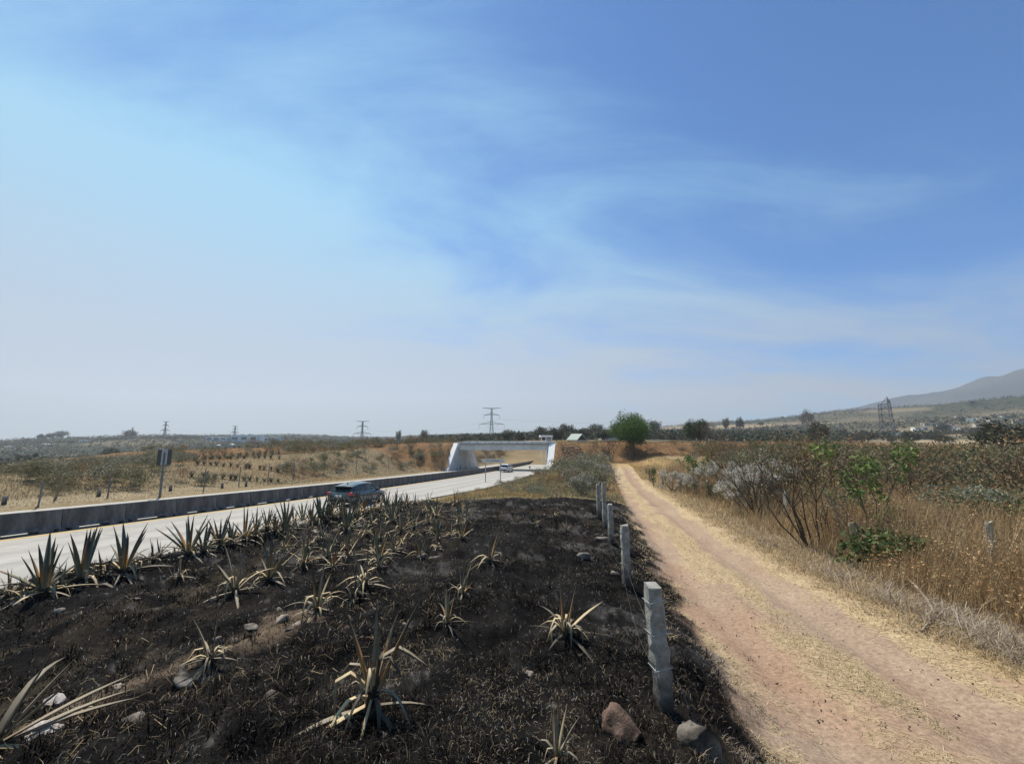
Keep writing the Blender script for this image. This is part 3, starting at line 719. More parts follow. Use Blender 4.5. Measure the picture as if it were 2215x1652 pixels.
    for i, (u, v, lab) in enumerate([(8, 1092, 'short grey stub post at the left edge of the mown strip'), (213, 1074, 'short pale stub post left of the second slender stake'),
                                     (368, 1062, 'short stub post right of the grey sign on the mown strip'), (480, 1056, 'small dark stub post on the strip below the plantation'),
                                     (532, 1052, 'short stub post in the strip under the reddish bushes')]):
        p, t = G(u, v); root = O('stub_post', None, loc=p); T(root, lab, 'post', 'stub posts on the mown strip')
        mb = MB(); mb.box(-.07, .07, -.07, .07, -.2, .42); mb.box(-.055, .055, -.055, .055, .42, .46); O('shaft', mb.mesh('shaft', M_post), root)
build_posts()

# ------------------------------------------------------------------ pylons, poles, buildings
def lattice(mb, zs, ws, r=.12, dep=None):
    for k in range(len(zs) - 1):
        a, b = ws[k] / 2, ws[k + 1] / 2
        A = [(-a, -a, zs[k]), (a, -a, zs[k]), (a, a, zs[k]), (-a, a, zs[k])]; B = [(-b, -b, zs[k + 1]), (b, -b, zs[k + 1]), (b, b, zs[k + 1]), (-b, b, zs[k + 1])]
        for i in range(4):
            mb.tube([A[i], B[i]], r, 4, cap=False); j = (i + 1) % 4
            mb.tube([A[i], B[j]], r * .6, 3, cap=False); mb.tube([A[j], B[i]], r * .6, 3, cap=False); mb.tube([B[i], B[j]], r * .6, 3, cap=False)
def arm(mb, z, half, up, r=.1, tip=0.0):
    for sg in (-1, 1):
        for y in (-.6, .6):
            mb.tube([(0, y, z), (sg * half, 0, z + tip)], r, 3, cap=False); mb.tube([(0, y, z + up), (sg * half, 0, z + tip)], r, 3, cap=False)
        for q in np.linspace(.15, .9, 6):
            mb.tube([(sg * half * q, 0, z + tip * q), (sg * half * max(q - .12, 0), 0, z + up * (1 - q) + tip * q)], r * .7, 3, cap=False)
def build_pylons():
    def pylon(u, vbase, vtop, dist, lab, rot, style=0):
        b = PX(u, vbase, dist); x, y = b.x, b.y; top = PX(u, vtop, dist); zg = h1(x, y); h = top.z - zg
        root = O('power_pylon', None, loc=(x, y, zg), rot=(0, 0, rot)); T(root, lab, 'pylon', 'power line pylons on the skyline')
        r = .13 * dist / 330
        mb = MB(); wb = h * .16
        lattice(mb, [0, h * .14, h * .28, h * .40, h * .52, h * .62, h * .72, h * .81, h * .9, h * .97], [wb, wb * .82, wb * .64, wb * .5, wb * .38, wb * .3, wb * .27, wb * .25, wb * .24, wb * .22], r)
        O('lattice_body', mb.mesh('lattice_body', M_pylon), root)
        for k, (z, half, up, tip) in enumerate([(.965, .31, .025, .03), (.775, .25, .06, -.01), (.49, .40, .075, -.015)]):
            mb = MB(); arm(mb, h * z, h * half, h * up, r * 1.1, h * tip); a = O('cross_arm', mb.mesh('cross_arm', M_pylon), root)
            if k:
                for sg in (-1, 1):
                    mb = MB(); mb.tube([(sg * h * half, 0, h * (z + tip)), (sg * h * half, 0, h * (z + tip - .12))], r * .9, 4); O('insulator', mb.mesh('insulator', M_pylon), a)
        mb = MB(); 
        for sg in (-1, 1): mb.tube([(sg * h * .19 * q + sg * h * .03, 0, h * .49 - h * .11 * math.sin(math.pi * q)) for q in np.linspace(0, 1, 9)], r * .6, 3)
        O('jumper_cable', mb.mesh('jumper_cable', M_pylon), root)
        return Vector((x, y, zg)), h, rot
    P = [pylon(1063, 962, 881, 330, 'tallest lattice pylon rising behind the bridge', R(-6)),
         pylon(782, 962, 910, 520, 'pylon with spread arms left of the bridge embankment', R(-10)),
         pylon(505, 965, 921, 640, 'pylon behind the long white building', R(-14)),
         pylon(353, 965, 911, 620, 'taller of the two faint pylons on the left ridge', R(-18)),
         pylon(282, 965, 924, 760, 'faint pylon above the dark tree, farthest left', R(-20))]
    for k, (sx, z) in enumerate([(-.335, .355), (.335, .355), (.215, .645)]):
        mb = MB()
        for (a, ha, ra), (b, hb, rb) in zip(P[:-1], P[1:]):
            A = a + Vector((math.cos(ra) * sx * ha, math.sin(ra) * sx * ha, ha * z)); B = b + Vector((math.cos(rb) * sx * hb, math.sin(rb) * sx * hb, hb * z))
            mb.tube([A.lerp(B, t) - Vector((0, 0, 26 * t * (1 - t))) for t in np.linspace(0, 1, 14)], .045, 3, cap=False)
        a, ha, ra = P[0]; A = a + Vector((math.cos(ra) * sx * ha, math.sin(ra) * sx * ha, ha * z)); B = PX(1560, 932 - 12 * k, 420)
        mb.tube([A.lerp(B, t) - Vector((0, 0, 16 * t * (1 - t))) for t in np.linspace(0, 1, 14)], .045, 3, cap=False)
        T(O('power_cable', mb.mesh('power_cable', M_pylon)), ['lower left', 'lower right', 'upper right'][k] + ' cable strung between the pylons', 'cable', 'cables between the pylons')
    # truncated lattice tower on the right
    d = 250; b = PX(1921, 938, d); zg = h1(b.x, b.y); h = PX(1917, 857, d).z - zg
    root = O('lattice_tower', None, loc=(b.x, b.y, zg), rot=(0, 0, R(30))); T(root, 'unfinished lattice tower with a crooked open top in the right hand fields', 'tower')
    mb = MB(); wb = 6.2; lattice(mb, [0, h * .12, h * .25, h * .40, h * .55, h * .70, h * .82], [wb, wb * .97, wb * .93, wb * .88, wb * .83, wb * .79, wb * .76], .24); O('lattice_body', mb.mesh('lattice_body', M_pylon), root)
    mb = MB(); k = wb * .38
    mb.tube([(-k, -k, h * .82), (-k * .9, -k, h * .95)], .3, 4); mb.tube([(k, -k, h * .82), (k * .6, -k * .6, h)], .2, 4); mb.tube([(k * .6, -k * .6, h), (-k * .1, -k, h * .9)], .18, 4)
    mb.tube([(-k, -k, h * .95), (k * .2, -k, h * .9)], .2, 4); mb.tube([(k, k, h * .82), (k * .6, -k * .6, h)], .18, 4); mb.box(k * .2, k * .9, -k - .2, -k + .4, h * .84, h * .9)
    O('top_frame', mb.mesh('top_frame', M_pylon), root)
    mb = MB(); mb.box(-1, 3.2, -6.5, -4.4, 0, 3.4); b_ = O('equipment_hut', None, loc=root.location, rot=(0, 0, R(20))); T(b_, 'little white hut at the foot of the unfinished tower', 'hut')
    O('wall', mb.mesh('wall', M_white), b_); mb = MB(); mb.box(-1.2, 3.4, -6.7, -4.2, 3.4, 3.6); O('roof', mb.mesh('roof', M_conc), b_)
    mb = MB(); mb.box(.6, 1.5, -6.53, -6.5, 0, 2.1); O('door', mb.mesh('door', M_pylon), b_)
    # pole behind the green tree
    p = PX(1343, 955, 140); zg = h1(p.x, p.y); top = PX(1343, 888, 140).z
    root = O('utility_pole', None, loc=(p.x, p.y, zg)); T(root, 'thin grey pole sticking up behind the round green tree', 'pole')
    mb = MB(); mb.tube([(0, 0, -.5), (0, 0, top - zg)], [.2, .13], 7); O('shaft', mb.mesh('shaft', M_conc), root)
    mb = MB(); mb.box(-.7, .7, -.08, .08, top - zg - .5, top - zg - .38); O('crossbar', mb.mesh('crossbar', M_pylon), root)
build_pylons()
def shed(name, lab, loc, rot, w, d, h, wallm, roofm, gable=0, windows=0, over=.3):
    root = O(name, None, loc=loc, rot=(0, 0, rot)); T(root, lab, 'building')
    mb = MB(); mb.box(-w / 2, w / 2, -d / 2, d / 2, -1.5, h); wl = O('wall', mb.mesh('wall', wallm), root)
    mb = MB()
    if gable:
        a = w / 2 + over
        mb.prism([(-a, h), (0, h + gable), (a, h), (a, h - .2), (0, h + gable - .25), (-a, h - .2)], -d / 2 - over, d / 2 + over)
    else: mb.box(-w / 2 - over, w / 2 + over, -d / 2 - over, d / 2 + over, h + .003, h + .35)
    O('roof', mb.mesh('roof', roofm), root)
    for i in range(windows):
        x = -w / 2 + w * (i + .5) / windows
        mb = MB(); mb.box(x - w / windows * .3, x + w / windows * .3, -d / 2 - .04, -d / 2 + .02, h * .4, h * .75); o = O('window', mb.mesh('window', M_glass), root)
    return root
def build_buildings():
    cream = mat('cream_render', (.52, .48, .40), .85, noise=.1); grey = mat('grey_render', (.38, .38, .38), .85, noise=.12)
    pale = mat('pale_roof', (.26, .31, .28), .6); pink = mat('pinkish_roof', (.45, .33, .28), .8); glassy = mat('pale_blue_cladding', (.55, .62, .66), .5)
    def at(u, v, t): p = PX(u, v, t); p.z = h1(p.x, p.y); return p
    # white canopy by the bridge: roof on posts
    p = at(1181, 957, 112); root = O('roadside_shelter', None, loc=p, rot=(0, 0, R(4))); T(root, 'open shelter with a bright white flat roof behind the bridge', 'building')
    zt_ = PX(1181, 941, 112).z - p.z; wd = 27 / FPX * 112
    mb = MB(); mb.box(-wd / 2, wd / 2, -1.4, 1.4, zt_ - .55, zt_); O('roof', mb.mesh('roof', M_white), root)
    for x in (-wd * .42, -wd * .05, wd * .42):
        mb = MB(); mb.box(x - .09, x + .09, -1.2, -1.0, -.5, zt_ - .55); O('post', mb.mesh('post', M_white), root)
    mb = MB(); mb.box(wd * .05, wd * .45, -.6, 1.0, -.5, zt_ - .8); O('booth', mb.mesh('booth', mat('bluish_booth', (.30, .33, .42), .7)), root)
    p = at(1012, 960, 86); p = Vector((-11.5, 86, 1.6))
    p = at(1248, 955, 122); shed('gable_shed', 'shed with a steep pale green gable roof behind the embankment', p, R(28), 3.6, 5, PX(1248, 951, 122).z - p.z, grey, pale, gable=1.9)
    p = at(1322, 945, 190); shed('low_house', 'low house with a pinkish roof left of the green tree', p, R(5), 12, 6, 2.8, cream, pink, gable=1.4, windows=3)
    p = at(1072, 951, 260); shed('small_house', 'small cream house beside the tallest pylon', p, 0, 8, 6, 3.2, cream, cream, windows=2)
    p = at(1140, 949, 230); shed('farm_shed', 'whitish farm shed among the trees behind the bridge', p, R(10), 5, 4, 3, M_white, M_white)
    # long white works on the left ridge
    for i, (u, v, wpx, hpx, lab) in enumerate([(475, 952, 52, 7, 'long pale factory wing with curved left end on the ridge'), (535, 949, 66, 8, 'central white roofed hall of the works on the ridge'), (590, 951, 26, 6, 'right hand pale wing of the works on the ridge')]):
        t = 560; b = PX(u, v, t); w_ = wpx / FPX * t; h_ = hpx / FPX * t; zg = h1(b.x, b.y)
        root = shed('works_hall', lab, (b.x, b.y, zg), R(-8), w_, 12, max(h_, b.z + h_ - zg), glassy, M_white, windows=3)
    for i, (u, v, t, wp, hp, lab) in enumerate([(183, 957, 480, 17, 3.4, 'white roofed barn in the dark wood on the left hill'), (95, 966, 380, 26, 4, 'long greyish roof below the left hill'),
                                               (22, 971, 300, 10, 3.5, 'pale green roofed hut at the far left'), (500, 966, 420, 8, 3.4, 'white cottage below the works'), (545, 967, 420, 14, 3.2, 'whitish row of huts below the works'),
                                               (470, 968, 400, 10, 3.4, 'grey walled cottage left below the works')]):
        b, t = G(u, v); t = min(t, 900)
        shed('country_house', lab, b, R(6 * i - 10), wp / FPX * t, 6, max(2.6, hp / FPX * t * .9), cream if i % 2 else M_white, M_white if i != 1 else grey, gable=.6 if i % 2 else 0, windows=2)
    r = random.Random(8)
    for i, (u, v, t) in enumerate([(2010, 921, 560), (2040, 925, 520), (2075, 905, 700), (2100, 911, 660), (2125, 907, 720), (2150, 914, 650), (2180, 905, 760), (2060, 930, 420), (2120, 924, 520), (2165, 926, 470), (2200, 918, 600), (1990, 931, 430), (2090, 933, 380)]):
        b, t = G(u, v); zg = b.z
        o = shed('village_house', 'tiny pale village house scattered on the right hillside', (b.x, b.y, zg), R(r.uniform(-30, 30)), r.uniform(7, 12), 6, 3.2, M_white if i % 2 else cream, cream if i % 3 else grey, windows=2)
        o['group'] = 'village houses on the right hillside'
build_buildings()
# ------------------------------------------------------------------ vegetation builders
def leaf_quads(r, C, N_, size, cols, spread, aspect=.45, up=0.0, elong=None):
    """N_ rhombic leaves scattered (gauss) round centres C (k,3); per-centre spread (k,) or scalar"""
    C = np.asarray(C, float); k = len(C); idx = r.integers(0, k, N_)
    sp = np.broadcast_to(np.asarray(spread, float), (k,))[idx]
    d = r.normal(size=(N_, 3)); d /= np.linalg.norm(d, axis=1)[:, None]; rad = r.random(N_) ** (1 / 2.2)
    P = C[idx] + d * (rad * sp)[:, None]
    a = r.normal(size=(N_, 3)) + d * .6; a[:, 2] += up; a /= np.linalg.norm(a, axis=1)[:, None]
    b = np.cross(a, r.normal(size=(N_, 3))); b /= np.linalg.norm(b, axis=1)[:, None]
    n = np.cross(a, b)
    L = size * r.uniform(.6, 1.35, N_)
    mid = P + a * (L * .45)[:, None] + n * (L * .06)[:, None]
    V = np.stack([P, mid + b * (L * aspect * .5)[:, None], P + a * L[:, None], mid - b * (L * aspect * .5)[:, None]], 1).reshape(-1, 3)
    F = np.arange(N_ * 4).reshape(-1, 4)
    cols = np.asarray(cols, float); ci = r.integers(0, len(cols), N_)
    c = cols[ci] * r.uniform(.75, 1.3, N_)[:, None]
    return V, F, np.repeat(c, 4, 0)
def blades(r, P, L, wd, lean, cols, curve=.5, jitter=.25, az=None, segs=2):
    """grass blades rooted at P (n,3); two bent segments each"""
    n = len(P); az = r.uniform(0, 2 * math.pi, n) if az is None else az
    d = np.stack([np.cos(az), np.sin(az), np.zeros(n)], 1); sd = np.stack([-np.sin(az), np.cos(az), np.zeros(n)], 1)
    th = lean * r.uniform(.5, 1.5, n) if not hasattr(lean, '__len__') else lean
    L = np.broadcast_to(np.asarray(L, float), (n,)); wd = np.broadcast_to(np.asarray(wd, float), (n,))
    up = np.array([[0, 0, 1.0]])
    d1 = d * np.sin(th)[:, None] + up * np.cos(th)[:, None]; t2 = th + curve * r.uniform(.3, 1.6, n)
    d2 = d * np.sin(t2)[:, None] + up * np.cos(t2)[:, None]
    m = P + d1 * (L * .5)[:, None]; e = m + d2 * (L * .5)[:, None]
    w2 = (wd / 2)[:, None]
    V = np.stack([P - sd * w2, P + sd * w2, m + sd * w2 * .8, m - sd * w2 * .8, e], 1).reshape(-1, 3)
    b = np.arange(n)[:, None] * 5
    F = np.concatenate([b + np.array([[0, 1, 2]]), b + np.array([[0, 2, 3]]), b + np.array([[3, 2, 4]])], 0)
    cols = np.asarray(cols, float); c = cols[r.integers(0, len(cols), n)] * r.uniform(1 - jitter, 1 + jitter, n)[:, None]
    return V, F, np.repeat(c, 5, 0)
def cat_geo(L):
    V = []; F = []; C = []; b = 0
    for v, f, c in L: V.append(v); F.append(f + b); C.append(c); b += len(v)
    return np.concatenate(V), np.concatenate(F), np.concatenate(C)
def grow(r, mb, p, d, L, rad, depth, tips, bend=.25, kids=(2, 3), spread=.6, shrink=.68, c=(.15, .12, .09), up=.15, n=4, mids=None):
    pts = [p]; q = p.copy(); dd = d.copy()
    for i in range(3):
        dd = (dd + Vector(r.normal(size=3)) * bend * .5 + Vector((0, 0, up * .4))).normalized()
        q = q + dd * (L / 3); pts.append(q.copy())
    mb.tube(pts, [rad, rad * .88, rad * .76, rad * .62], n, c, cap=False)
    if mids is not None: mids.append(pts[2])
    if depth == 0: tips.append(q); return
    for k in range(int(r.integers(kids[0], kids[1] + 1))):
        nd = (dd + Vector(r.normal(size=3)) * spread + Vector((0, 0, up))).normalized()
        st = pts[-1] if k == 0 or r.random() < .6 else pts[2]
        grow(r, mb, st, nd, L * shrink * r.uniform(.8, 1.2), rad * .58, depth - 1, tips, bend, kids, spread, shrink, c, up, max(3, n - 1), mids)
def make_tree(name, seed, h, cw, ch, trunk_h, cols, nleaf, leaf, bark=(.12, .09, .07), density=.9, depth=3, lop=0.0):
    """tree with limbs and an uneven crown; returns (trunk mesh, crown mesh) of height h, crown width cw, crown height ch"""
    r = np.random.default_rng(seed); mb = MB(); tips = []
    mb.tube([(0, 0, -.3), (0.03 * h, 0, trunk_h * .5), (.02 * h, .01 * h, trunk_h)], [h * .035, h * .026, h * .022], 7, bark)
    for k in range(6):
        a = k * math.pi / 3 + r.uniform(-.4, .4); t = r.uniform(.35, 1.1)
        grow(r, mb, Vector((.02 * h, .01 * h, trunk_h * r.uniform(.75, 1.0))), Vector((math.cos(a) * t, math.sin(a) * t, 1)).normalized(), h * .26, h * .014, depth, tips, .3, (2, 3), .55, .72, bark)
    # fit the tips into the crown envelope
    cz = h - ch / 2
    cen = []
    for k in range(46):
        d = r.normal(size=3); d /= np.linalg.norm(d); q = r.uniform(.45, .92)
        cen.append((d[0] * cw / 2 * q + lop * cw * d[2] * .1, d[1] * cw / 2 * q, cz + d[2] * ch / 2 * q * (1 if d[2] > 0 else .85)))
    cen = np.array(cen); sp = r.uniform(.11, .21, len(cen)) * cw
    V, F, C = leaf_quads(r, cen, nleaf, leaf, cols, sp, .5)
    g = V.reshape(-1, 4, 3).mean(1); keep = fbm(g[:, 0] / (cw * .13) + g[:, 2], g[:, 1] / (cw * .13) - g[:, 2] * .7, 3, seed) > (1 - density) * .9
    V = V.reshape(-1, 4, 3)[keep].reshape(-1, 3); C = C.reshape(-1, 4, 3)[keep].reshape(-1, 3); F = np.arange(len(V)).reshape(-1, 4)
    return mb.mesh('trunk', M_bark, False, True), to_mesh('crown', V, F, C, M_leaf)
def tree_obj(name, meshes, loc, rz, s, lab, cat='tree', group=None):
    root = O(name, None, loc=loc, rot=(0, 0, rz), scale=s); T(root, lab, cat, group)
    O('trunk', meshes[0], root); O('crown', meshes[1], root); return root
def make_bush(seed, h, wdt, cols, nleaf, leaf, stemc=(.14, .11, .08), nst=9, tuft=None, ntuft=0, up=.2, leafsp=.16, depth=1, aspect=.45, stemr=.012):
    """multi-stemmed shrub: (stems mesh, foliage mesh)"""
    r = np.random.default_rng(seed); mb = MB(); tips = []; mids = []
    for k in range(nst):
        a = 2 * math.pi * k / nst + r.uniform(-.5, .5); t = r.uniform(.1, 1.0) * wdt / h
        grow(r, mb, Vector((math.cos(a) * .04 * wdt, math.sin(a) * .04 * wdt, -.05)), Vector((math.cos(a) * t, math.sin(a) * t, 1)).normalized(), h * .55, h * stemr, depth, tips, .3, (2, 4), .55, .62, stemc, .2, 4, mids)
    cen = np.array([t[:] for t in tips] + [m[:] for m in mids])
    G_ = []
    if nleaf: G_.append(leaf_quads(r, cen, nleaf, leaf, cols, h * leafsp, aspect, up))
    if ntuft: G_.append(leaf_quads(r, np.array([t[:] for t in tips]), ntuft, leaf * .8, tuft, h * leafsp * .55, .4, .8))
    V, F, C = cat_geo(G_)
    return mb.mesh('stems', M_bark, False, True), to_mesh('foliage', V, F, C, M_leaf)
def bush_obj(name, me, loc, rz, s, lab, cat='shrub', group=None):
    root = O(name, None, loc=loc, rot=(0, 0, rz), scale=s); T(root, lab, cat, group)
    O('stems', me[0], root); O('foliage', me[1], root); return root
def dome(seed, h, wdt, cols, nleaf, leaf, nc=16, up=.3, aspect=.45):
    """far shrub: one mesh of leaf clumps on short stems"""
    r = np.random.default_rng(seed)
    cen = np.stack([r.normal(0, .26, nc) * wdt, r.normal(0, .26, nc) * wdt, h * (.30 + .55 * r.random(nc))], 1)
    V, F, C = leaf_quads(r, cen, nleaf, leaf, cols, wdt * .22, aspect, up); V[:, 2] = np.maximum(V[:, 2], -.03)
    return to_mesh('shrub', V, F, C, M_leaf)
OLIVE = [(.13, .132, .068), (.095, .105, .05), (.175, .16, .09), (.21, .175, .10)]
GREYG = [(.25, .245, .185), (.17, .175, .125), (.33, .31, .24), (.12, .125, .085)]
WHITE = [(.52, .49, .44), (.62, .58, .53), (.42, .39, .33)]
BROWN = [(.20, .12, .06), (.27, .17, .085), (.14, .085, .05), (.33, .22, .11)]
GREEN = [(.065, .12, .025), (.09, .155, .035), (.045, .08, .02), (.12, .17, .05)]
DKGREEN = [(.03, .05, .018), (.045, .07, .025), (.02, .035, .014)]
FARG = [(.05, .06, .038), (.075, .08, .045), (.04, .05, .03), (.10, .09, .06)]

# ------------------------------------------------------------------ single trees
def build_trees():
    tg = make_tree('t', 3, 7.0, 8.2, 5.1, 2.6, [(.10, .175, .045), (.13, .205, .055), (.07, .125, .033), (.045, .085, .025)], 26000, .2, density=.95)
    p, t = G(1369, 991); tree_obj('green_tree', tg, p, 0, (991 - 909) / FPX * t / 6.6, 'round bright green tree standing at the foot of the embankment')
    td = make_tree('t', 4, 6.0, 6.4, 4.4, 1.8, DKGREEN + [(.07, .10, .03)], 9000, .25, density=.75)
    def far(name, me, u, v, tt, hpx, lab, base_h, group=None, rz=0, sx=1.0):
        b = PX(u, v, tt); zg = h1(b.x, b.y); s = hpx / FPX * tt / base_h
        o = tree_obj(name, me, (b.x, b.y, zg - .1), rz, (s * sx, s * sx, max(s, (b.z + hpx / FPX * tt - zg) / base_h)), lab, 'tree', group); return o
    far('dark_tree', td, 1510, 951, 105, 44, 'dark green tree right of the round green tree, on the skyline', 6.0, sx=1.2)
    # bare brown tree in front of it
    r = np.random.default_rng(9); mb = MB(); tips = []
    for k in range(5):
        a = k * 1.3; grow(r, mb, Vector((0, 0, .9)), Vector((math.cos(a) * .9, math.sin(a) * .9, 1)).normalized(), 1.7, .07, 4, tips, .3, (2, 3), .5, .72, (.09, .07, .06), .12)
    mb.tube([(0, 0, -.3), (.05, 0, .5), (0, 0, 1.0)], [.16, .13, .11], 6, (.09, .07, .06))
    V, F, C = leaf_quads(r, np.array([t[:] for t in tips]), 1800, .12, [(.12, .09, .07), (.17, .13, .10), (.09, .07, .06)], .55)
    p, t = G(1533, 986); tree_obj('bare_tree', (mb.mesh('trunk', M_bark, False, True), to_mesh('crown', V, F, C, M_leaf)), p, 0, 66 / FPX * t / 5.0, 'leafless grey brown spreading tree in front of the dark green tree')
    # small dark bare trees on the embankment, left of the green tree
    for i, (u, v, h, lab) in enumerate([(1297, 1003, 50, 'left one of two small bare dark trees on the embankment face'), (1322, 1000, 52, 'bare dark little tree just left of the green tree')]):
        r = np.random.default_rng(40 + i); mb = MB(); tips = []
        for k in range(4): grow(r, mb, Vector((0, 0, 0)), Vector((r.normal() * .5, r.normal() * .5, 1)).normalized(), 1.6, .07, 3, tips, .3, (2, 3), .45, .7, (.07, .05, .05), .2)
        V, F, C = leaf_quads(r, np.array([t[:] for t in tips]), 500, .12, [(.11, .07, .06), (.15, .09, .07)], .5)
        p, t = G(u, v); tree_obj('bare_tree', (mb.mesh('trunk', M_bark, False, True), to_mesh('crown', V, F, C, M_leaf)), p, i, h / FPX * t / 4.2, lab)
    # skyline and middle distance trees
    fm = [make_tree('t', 60 + i, 6, 6.5, 4.6, 1.6, FARG, 1500, .55, (.08, .07, .06), density=.8, depth=1) for i in range(5)]
    fb = [make_tree('t', 70 + i, 6, 7.0, 3.6, 2.2, [(.10, .085, .065), (.14, .115, .085), (.075, .065, .05)], 1000, .5, (.09, .07, .06), density=.6, depth=2) for i in range(2)]
    named = [(1098, 951, 160, 22, 'rounded dark tree right of the tallest pylon', 0), (1125, 951, 150, 17, 'bluish green low tree behind the bridge deck', 1), (1205, 955, 150, 32, 'grey green tree right of the white shelter', 2),
             (1228, 952, 230, 33, 'tallest grey tree clump behind the pale gable shed', 3), (1262, 955, 170, 26, 'dark tree just right of the gable shed', 4), (1172, 952, 210, 28, 'dark tree behind the white shelter', 1),
             (1290, 948, 260, 28, 'grey tree on the skyline left of the pole', 0), (1417, 930, 330, 22, 'lone round tree on the skyline right of the green tree', 2), (1746, 912, 420, 22, 'lone umbrella shaped tree on the right skyline', 3),
             (1772, 948, 160, 34, 'leafy tree in the middle of the right hand fields', 4), (918, 944, 300, 14, 'dark green round tree left of the tallest pylon', 1), (862, 940, 380, 10, 'small tree on the ridge between two pylons', 2),
             (238, 992, 160, 24, 'dark bluish tree at the rim of the left field', 0), (263, 996, 150, 12, 'brown bush right of the dark bluish tree', 3), (2172, 968, 62, 56, 'broad dark green tree crown at the right edge', 4),
             (277, 965, 600, 20, 'dark tree below the farthest left pylon', 1), (1570, 915, 420, 12, 'tree clump on the skyline right of the dark green tree', 2), (1600, 918, 430, 14, 'bluish tree clump on the right skyline', 4),
             (130, 960, 640, 18, 'tree crowning the left hill', 0), (108, 962, 640, 14, 'bushy tree on the crest of the left hill', 2), (85, 964, 620, 12, 'tree on the left shoulder of the hill', 4), (2040, 936, 330, 22, 'dark tree in front of the village houses', 3)]
    for i, (u, v, t, h, lab, m) in enumerate(named): far('field_tree', fm[m] if i != 8 else fb[0], u, v, t, h, lab, 6.0, rz=i * 1.1, sx=1.5 if 'broad' in lab else 1.15)
    r = random.Random(12)
    for i in range(150):
        az = r.choice([r.uniform(-56, 8), r.uniform(8, 56), r.uniform(10, 56)]); rr = r.choice([r.uniform(170, 420), r.uniform(350, 1050)])
        x, y = rr * math.sin(R(az)), rr * math.cos(R(az))
        if az < 8 and rr < 260: continue
        me = (fm + fb)[r.randrange(7)]; s = r.uniform(.5, 1.15)
        tree_obj('distant_tree', me, (x, y, h1(x, y) - .2), r.uniform(0, 6.3), (s * 1.2, s * 1.2, s * r.uniform(.7, 1.0)), 'small distant tree dotted over the hazy %s country' % ('left hand' if az < 0 else 'right hand'), 'tree', 'trees dotted over the hazy country, ' + ('left' if az < 0 else 'right'))
    # continuous far woods
    r = np.random.default_rng(77); n = 70000
    az = np.radians(r.uniform(-58, 58, n)); rr = np.exp(r.uniform(math.log(200), math.log(1700), n)); X = rr * np.sin(az); Y = rr * np.cos(az)
    dz = np.degrees(az)
    wood = fbm(X / 130, Y / 60, 4, 61); keep = (wood < .43) | ((dz < -19) & (rr > 420) & (rr < 1150)) | ((dz > -25) & (dz < 6) & (rr > 280) & (rr < 1100) & (r.random(n) < .55)) | ((dz > 24) & (rr > 900) & (wood < .62)) | ((dz > 4) & (dz < 22) & (rr > 180) & (rr < 420) & (wood < .5))
    X = X[keep]; Y = Y[keep]; Z = H(X, Y) + r.uniform(.3, 2.2, len(X)); n = len(X); rr = rr[keep]
    V, F, C = leaf_quads(r, np.stack([X, Y, Z], 1), n * 5, 1.5, FARG, 2.4, .8)
    kind(O('distant_woodland', to_mesh('distant_woodland', V, F, C, M_leaf)), 'stuff', 'hazy scrub and woodland covering the far hills', 'woodland')
build_trees()

